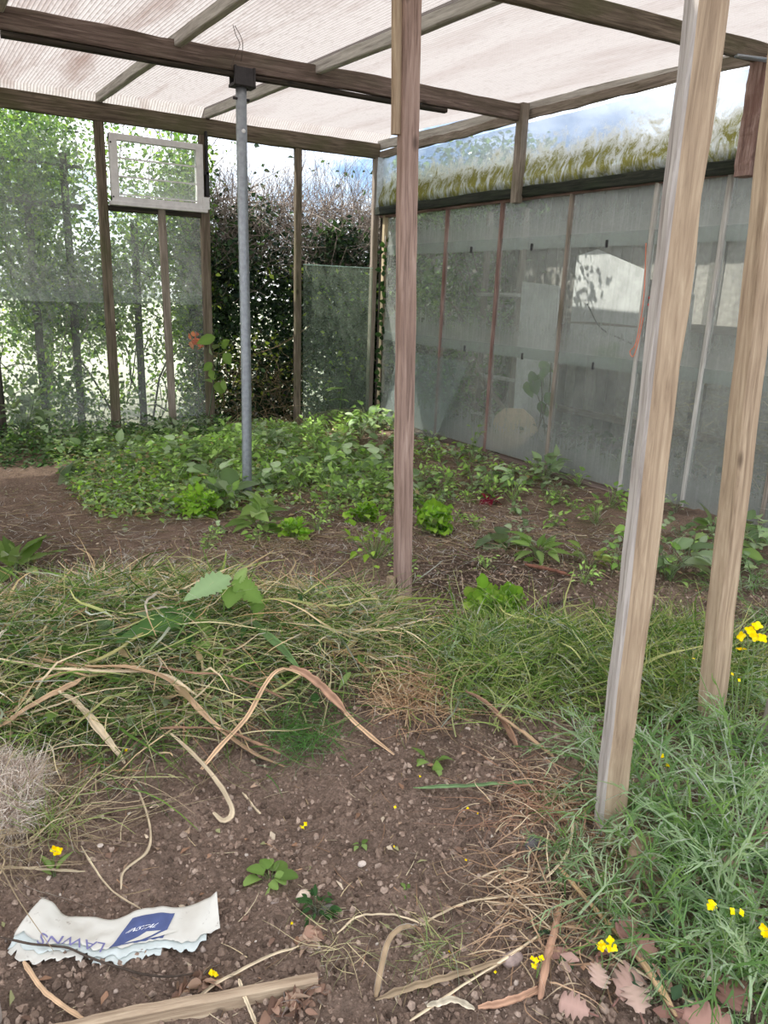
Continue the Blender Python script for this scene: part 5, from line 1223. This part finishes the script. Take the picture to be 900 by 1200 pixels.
# fluffy seed heads at left
def fluff():
    c = hit(22, 960); c = c + np.array([-.02, .02, .02])
    r = empty('seed_heads', c, 'fluffy pale grey-brown seed heads matted together at the left edge', 'seed heads'); mb = MB(); n = 9000
    cent = c + np.array([(-.05, .0, .05), (.02, -.02, .05), (-.09, .06, .06), (.05, .06, .03), (-.02, .09, .06), (.0, -.07, .03)])
    P = cent[rng.integers(0, 6, n)] + rng.normal(0, .022, (n, 3)); D = rdir(n)
    blades(mb, P, D, rng.uniform(.02, .05, n), rng.uniform(.0009, .002, n), rdir(n) * .9, rdir(n), rand_cols(pal((216, 202, 190), (190, 174, 162), (160, 140, 128), (232, 222, 212)), n, .1), 3, .3)
    mb.build('fluff', DRY, r, c); s = MB(); n = 420
    P = c + rng.normal(0, 1, (n, 3)) * np.array([.1, .07, .02]) + np.array([0, -.05, -.0]); P[:, 2] = gz(P[:, 0], P[:, 1]) + rng.uniform(0, .07, n)
    blades(s, P, rdir(n, -.3, .3), rng.uniform(.08, .26, n), rng.uniform(.0015, .0035, n), rdir(n) * .5, rdir(n), rand_cols(pal((176, 158, 130), (150, 132, 108), (190, 176, 146)), n), 7, .3, wob=.08)
    s.build('stems', DRY, r, c)
fluff()
tuft(58, 985, 60, .015, (.12, .26), (.0018, .003), pal((130, 156, 90), (156, 170, 112)), 'fine green stalks standing in front of the fluffy seed heads', name='grass_tuft', m=LEAF, zr=(.5, 1), bend=.5)
# dry oak leaves, lower right
OK_ = pal((172, 142, 130), (156, 122, 110), (186, 160, 146), (140, 106, 96))
for i, (px, py, a, s) in enumerate(((725, 1172, .3, .09), (770, 1120, 2.0, .07), (700, 1130, 4.0, .06), (880, 1060, 1.2, .1), (865, 1010, 2.6, .08), (800, 1190, 5.2, .09), (750, 1190, 1.0, .08), (870, 1150, 3.4, .09), (690, 1190, 2.2, .06), (845, 1130, .6, .08), (895, 1100, 5, .09), (745, 1085, 3.2, .06))):
    p = hit(px, py, .03 + .012 * (i % 3)); mb = MB()
    leaves(mb, T_OAK, [p], np.array([[math.cos(a), math.sin(a), .1]]), nrm(np.array([[-.3, -.4, 1]]) + .2 * rng.normal(size=(1, 3))), np.array([s * .95]), np.array([s * .72]), OK_[i % 4][None], .12, .12)
    tube(mb, [p, p - np.array([math.cos(a), math.sin(a), 0]) * s * .3], .0016, OK_[3], 5)
    o = mb.build('oak_leaf', DRY, None, p); md = o.modifiers.new('thickness', 'SOLIDIFY'); md.thickness = .0008
    tag(o, 'dry pinkish brown lobed leaf on the ground under the rocket', 'leaf', 'fallen lobed leaves under the rocket')
mb = MB(); n = 260; x = rng.uniform(1.05, 1.75, n); y = rng.uniform(.5, .95, n); P = np.stack([x, y, gz(x, y) + rng.uniform(0, .03, n)], 1)
leaves(mb, T_HED2, P, nrm(rdir(n) * np.array([1, 1, .3])), nrm(rng.normal(0, .5, (n, 3)) + UPV), rng.uniform(.03, .06, n), rng.uniform(.02, .04, n), rand_cols(np.vstack([OK_, pal((70, 92, 66), (58, 78, 58))]), n, .12), .3, .3)
tag(mb.build('leaf_litter', DRY, None, (1.4, .7, 0)), 'mixed dead leaves and ivy under the rocket at lower right', 'leaf litter', kind='stuff')
# crumpled dead leaves by the board
mb = MB(); n = 90; P = np.concatenate([hit(350, 1180) + rng.normal(0, .03, (45, 3)) * [1, .6, .3], hit(225, 1165) + rng.normal(0, .025, (25, 3)) * [1, .5, .3], hit(360, 1105) + rng.normal(0, .012, (20, 3)) * [1, 1, .4]]); P[:, 2] = gz(P[:, 0], P[:, 1]) + rng.uniform(.0, .02, n)
leaves(mb, T_OV, P, rdir(n, -.3, .5), rdir(n, 0, 1), rng.uniform(.02, .045, n), rng.uniform(.012, .03, n), rand_cols(pal((160, 132, 114), (138, 110, 94), (180, 154, 134), (116, 92, 80)), n), .5, .4)
tag(mb.build('dead_leaves', DRY, None, P.mean(0)), 'crumpled brown dead leaves beside the bottom board', 'leaves', kind='stuff')

# stones
def stone(px, py, s, c, label):
    p = hit(px, py); bm = MB(); t = np.linspace(0, np.pi, 8); ph = np.linspace(0, 2 * np.pi, 13)[:-1]
    V = []
    for a in t:
        for b_ in ph: V.append((math.sin(a) * math.cos(b_), math.sin(a) * math.sin(b_), math.cos(a)))
    V = np.array(V); q = V * (1 + .35 * vn(V[:, 0] * 1.5 + px, V[:, 1] * 1.5 + V[:, 2] * 1.3 + py, 5))[:, None] * np.array([1, .8, .62]) * s
    q += p + np.array([0, 0, s * .3]); f = [(i * 12 + j, i * 12 + (j + 1) % 12, i * 12 + 12 + (j + 1) % 12, i * 12 + 12 + j) for i in range(7) for j in range(12)]
    bm.add(q, f, np.array(c)); tag(bm.build('stone', STONE, None, p), label, 'stone')
stone(355, 1053, .018, srgb(216, 198, 178), 'round pale stone on the soil below the dark rosette seedling')
stone(424, 1016, .011, srgb(206, 192, 180), 'small pale stone in the middle of the front soil')
stone(322, 1062, .010, srgb(150, 136, 126), 'small grey stone left of the round pale stone')
stone(548, 857, .012, srgb(196, 180, 166), 'small pale stone at the edge of the lower grass bank')
stone(626, 993, .028, srgb(96, 92, 92), 'dark grey flat stone under the reddish straw heap')
stone(117, 994, .009, srgb(210, 196, 184), 'small pale pebble above the torn paper, left of the wiry root')
stone(600, 1130, .024, srgb(158, 140, 132), 'brown clod-like stone by the low yellow flower at bottom centre')
stone(384, 1068, .016, srgb(110, 104, 98), 'dark grey stone right of the round pale stone')
# broken block under the rocket
b = hit(752, 1018); mb = MB(); boxmb(mb, b + [-.06, -.04, -.02], b + [.06, .04, .06]); o = mb.build('block', simple('old_block', srgb(150, 126, 106), .95, 0, .3, 30, .5), None, b, False)
o.rotation_euler = (.1, .2, .6); bevel(o, .012); tag(o, 'broken brown block half hidden under the rocket', 'block')

# ================================================================== EDGING BOARD AND TORN PAPER
q0 = hit(120, 1218, -.01); q1 = hit(372, 1166, -.01)
timber('edging_board', q0 + (q0 - q1) * .5, q1, .10, .022, W_TAN, 'timber edging board set in the soil at the bottom edge', 'board', side=(0, 0, 1), seg=16, jit=.002)
b = hit(-8, 1190); timber('corner_peg', b + [0, 0, -.1], b + np.array([-.005, .0, .05]), .035, .035, W_GREY, 'grey peg at the lower left corner', 'peg', seg=4)
b = hit(0, 470)

def paper():
    """torn folded paper sack strip: surface mapped u (left to right), v (front 0 to back 1)"""
    top = [(50, 1057), (63, 1061), (78, 1074), (110, 1078), (133, 1077), (167, 1068), (213, 1065), (238, 1058), (254, 1046)]
    bot = [(18, 1098), (36, 1095), (50, 1105), (72, 1107), (103, 1113), (133, 1115), (187, 1104), (225, 1102), (258, 1088)]
    topz = [.045, .045, .022, .018, .024, .03, .028, .03, .055]; botz = [.028, .03, .022, .022, .02, .022, .02, .012, .02]
    def on(pts, zs):
        out = []
        for (px, py), z in zip(pts, zs):
            v = ray(px, py); g = hit(px, py); out.append(g - v * (z / -v[2]))
        return smooth_path(out, 61)
    def rs(P, lin):
        n = len(P); return P
    TP, BP = on(top, topz), on(bot, botz)
    def S(u, v, off=0.0):
        u = np.clip(np.asarray(u, float), 0, 1); v = np.asarray(v, float)
        k = np.clip(u * 60, 0, 59.999); i = k.astype(int); f = (k - i)[:, None]
        a = BP[i] * (1 - f) + BP[i + 1] * f; b = TP[i] * (1 - f) + TP[i + 1] * f
        p = a * (1 - v[:, None]) + b * v[:, None]
        wob = .006 * vn(u * 9, v * 2.0, 40) + .004 * vn(u * 22, v * 5, 41) + .012 * np.sin(np.pi * v) * (u < .25) * (1 - u * 4)
        p = p.copy(); p[:, 2] += wob; p += np.array([-.15, -.55, .82]) * off
        return p
    r = empty('paper_scrap', S([.5], [.5])[0], 'torn strip of white printed paper sack lying on the soil at lower left', 'paper')
    org = np.array(r.location)
    pm, nt, out = mat('dirty_paper'); n = noise(nt, coords(nt), 45, 6, .7); n2 = noise(nt, coords(nt), 10, 3)
    c = mixc(nt, ramp(nt, n, [(.62, 0.0), (.7, .7)]), srgb(204, 202, 192), srgb(110, 98, 86)); c = mixc(nt, ramp(nt, n2, [(.45, 0.0), (.7, .35)]), c, srgb(166, 158, 144))
    princ(nt, out, c, .7, bumpn(nt, n2, .3, .01))
    def surf(name, u0, u1, v0, v1, m, off, nu=90, nv=14, shift=(0, 0, 0), tear=0.0):
        us = np.linspace(u0, u1, nu); vs = np.linspace(0, 1, nv); U, Vv = np.meshgrid(us, vs); U = U.ravel(); Vv = Vv.ravel()
        lo = v0 + tear * (vn(U * 30, U * 0, 44) + .5 * vn(U * 80, U * 0, 45)); vv = lo + (v1 - lo) * Vv
        P = S(U, vv, off) + np.array(shift); i = (np.arange(nv - 1)[:, None] * nu + np.arange(nu - 1)[None]).ravel()
        mb = MB(); mb.add(P, np.stack([i, i + 1, i + nu + 1, i + nu], 1)); o = mb.build(name, m, r, org)
        md = o.modifiers.new('thickness', 'SOLIDIFY'); md.thickness = .0008; md.offset = 0; return o
    surf('top_layer', 0, 1, .0, 1, pm, 0, tear=.12)
    sh = np.array(hit(100, 1122)) - np.array(hit(100, 1112))
    lower = simple('bluish_paper', srgb(194, 202, 198), .7, 0, .1, 30)
    surf('under_layer', .0, .93, -.22, .85, lower, -.006, tear=.2)
    surf('under_layer', -.0, .36, -.42, .5, pm, -.011, shift=sh * .3, tear=.3)
    surf('under_layer', .42, .72, -.4, .5, lower, -.010, tear=.25)
    blue = simple('blue_print', srgb(72, 84, 126), .6, 0, .12, 40)
    # blue panel, slanted sides
    us = np.linspace(0, 1, 26); vs = np.linspace(0, 1, 12); U, Vv = np.meshgrid(us, vs); U = U.ravel(); Vv = Vv.ravel()
    lo = .05 + .06 * vn(U * 12, U * 0, 46); P = S(.47 + .245 * U + .10 * (Vv - .0) * (1 - .5 * U) * .7, lo + (.80 - lo) * Vv, .0022)
    i = (np.arange(11)[:, None] * 26 + np.arange(25)[None]).ravel(); mb = MB(); mb.add(P, np.stack([i, i + 1, i + 27, i + 26], 1)); tag(mb.build('blue_panel', blue, r, org), 'blue printed panel')
    mb = MB()   # white swoosh stripes on the blue panel
    for a, b_ in ((.0, .07), (.10, .15)):
        t = np.linspace(0, 1, 14); lo_ = S(.54 + a + .09 * t, .09 + .20 * t ** 1.3, .0036); hi_ = S(.54 + b_ + .09 * t, .09 + .18 * t ** 1.3, .0036)
        V = np.stack([lo_, hi_], 1).reshape(-1, 3); mb.add(V, [(2 * j, 2 * j + 1, 2 * j + 3, 2 * j + 2) for j in range(13)])
    tag(mb.build('white_stripe', pm, r, org), 'white swoosh stripes on the blue panel')
    def text(body, u0, v0, du, dv, m, off, label, shear=0.0):
        cu = bpy.data.curves.new('t', 'FONT'); cu.body = body; cu.resolution_u = 3
        to = bpy.data.objects.new('t', cu); COL.objects.link(to); dg = bpy.context.evaluated_depsgraph_get()
        me = to.evaluated_get(dg).to_mesh(); V = np.array([v.co[:] for v in me.vertices]); Fs = [list(p.vertices) for p in me.polygons]
        to.to_mesh_clear() if hasattr(to, 'to_mesh_clear') else None
        bpy.data.objects.remove(to); w = V[:, 0].max(); h = V[:, 1].max()
        P = S(u0 + du * V[:, 0] / w + shear * V[:, 1] / h, v0 + dv * V[:, 1] / h, off)
        mb = MB(); mb.v = [P]; mb.c = [np.full((len(P), 3), .5)]; mb.n = len(P)
        by = {}
        for f in Fs: by.setdefault(len(f), []).append(f)
        for f in by.values(): mb.f.append(np.array(f)); mb.m.append(np.zeros(len(f), int))
        tag(mb.build('lettering', m, r, org), label)
    white = simple('white_print', srgb(232, 234, 236), .6, 0, .05); lilac = simple('violet_print', srgb(116, 114, 156), .6, 0, .1)
    text('INSTAL', .525, .37, .14, .10, white, .0042, 'small white lettering on the blue panel', .03)
    text('LAWNS', .45, .22, -.33, -.30, lilac, .002, 'violet upside-down lettering')
paper()

# ================================================================== LIGHT
def sky():
    w = bpy.data.worlds.new('sky'); SC.world = w; w.use_nodes = True
    nt = w.node_tree; nt.nodes.clear()
    out = nd(nt, 'ShaderNodeOutputWorld'); bg = nd(nt, 'ShaderNodeBackground')
    st = nd(nt, 'ShaderNodeTexSky'); st.sky_type = 'NISHITA'; st.sun_disc = False
    st.sun_elevation = math.radians(54); st.sun_rotation = math.radians(-50); st.air_density = 1.0; st.dust_density = .5; st.ozone_density = 1.5
    v = coords(nt, (1, 1, 2.2), 'Generated', (4.1,6.2,1.9))
    n = noise(nt, v, 2.6, 7, .6, .3)
    cl = ramp(nt, n, [(.38, 0.0), (.56, 1.0)])
    blue = mixc(nt, 1.0, st.outputs[0], (.44, .50, .62), 'MULTIPLY')
    c = mixc(nt, mth(nt, 'MULTIPLY', cl, .88), blue, (10.5, 10.5, 10.6))
    nt.links.new(c, bg.inputs[0]); bg.inputs[1].default_value = .19
    nt.links.new(bg.outputs[0], out.inputs[0])
sky()
sd = bpy.data.lights.new('sun', 'SUN'); sd.energy = 5.0; sd.angle = math.radians(.6); sd.color = (1, .95, .87)
so = bpy.data.objects.new('sun', sd); COL.objects.link(so)
so.rotation_euler = Vector((-.50, .36, .86)).to_track_quat('Z', 'Y').to_euler()
so.location = (-6, 6, 9)
SC.view_settings.view_transform = 'Standard'; SC.view_settings.look = 'None'
SC.view_settings.exposure = 0.83; SC.view_settings.gamma = 1.0; SC.view_settings.use_curve_mapping = False
SC.cycles.max_bounces = 8; SC.cycles.diffuse_bounces = 4; SC.cycles.glossy_bounces = 3
SC.cycles.transmission_bounces = 4; SC.cycles.transparent_max_bounces = 16
SC.cycles.sample_clamp_indirect = 6.0
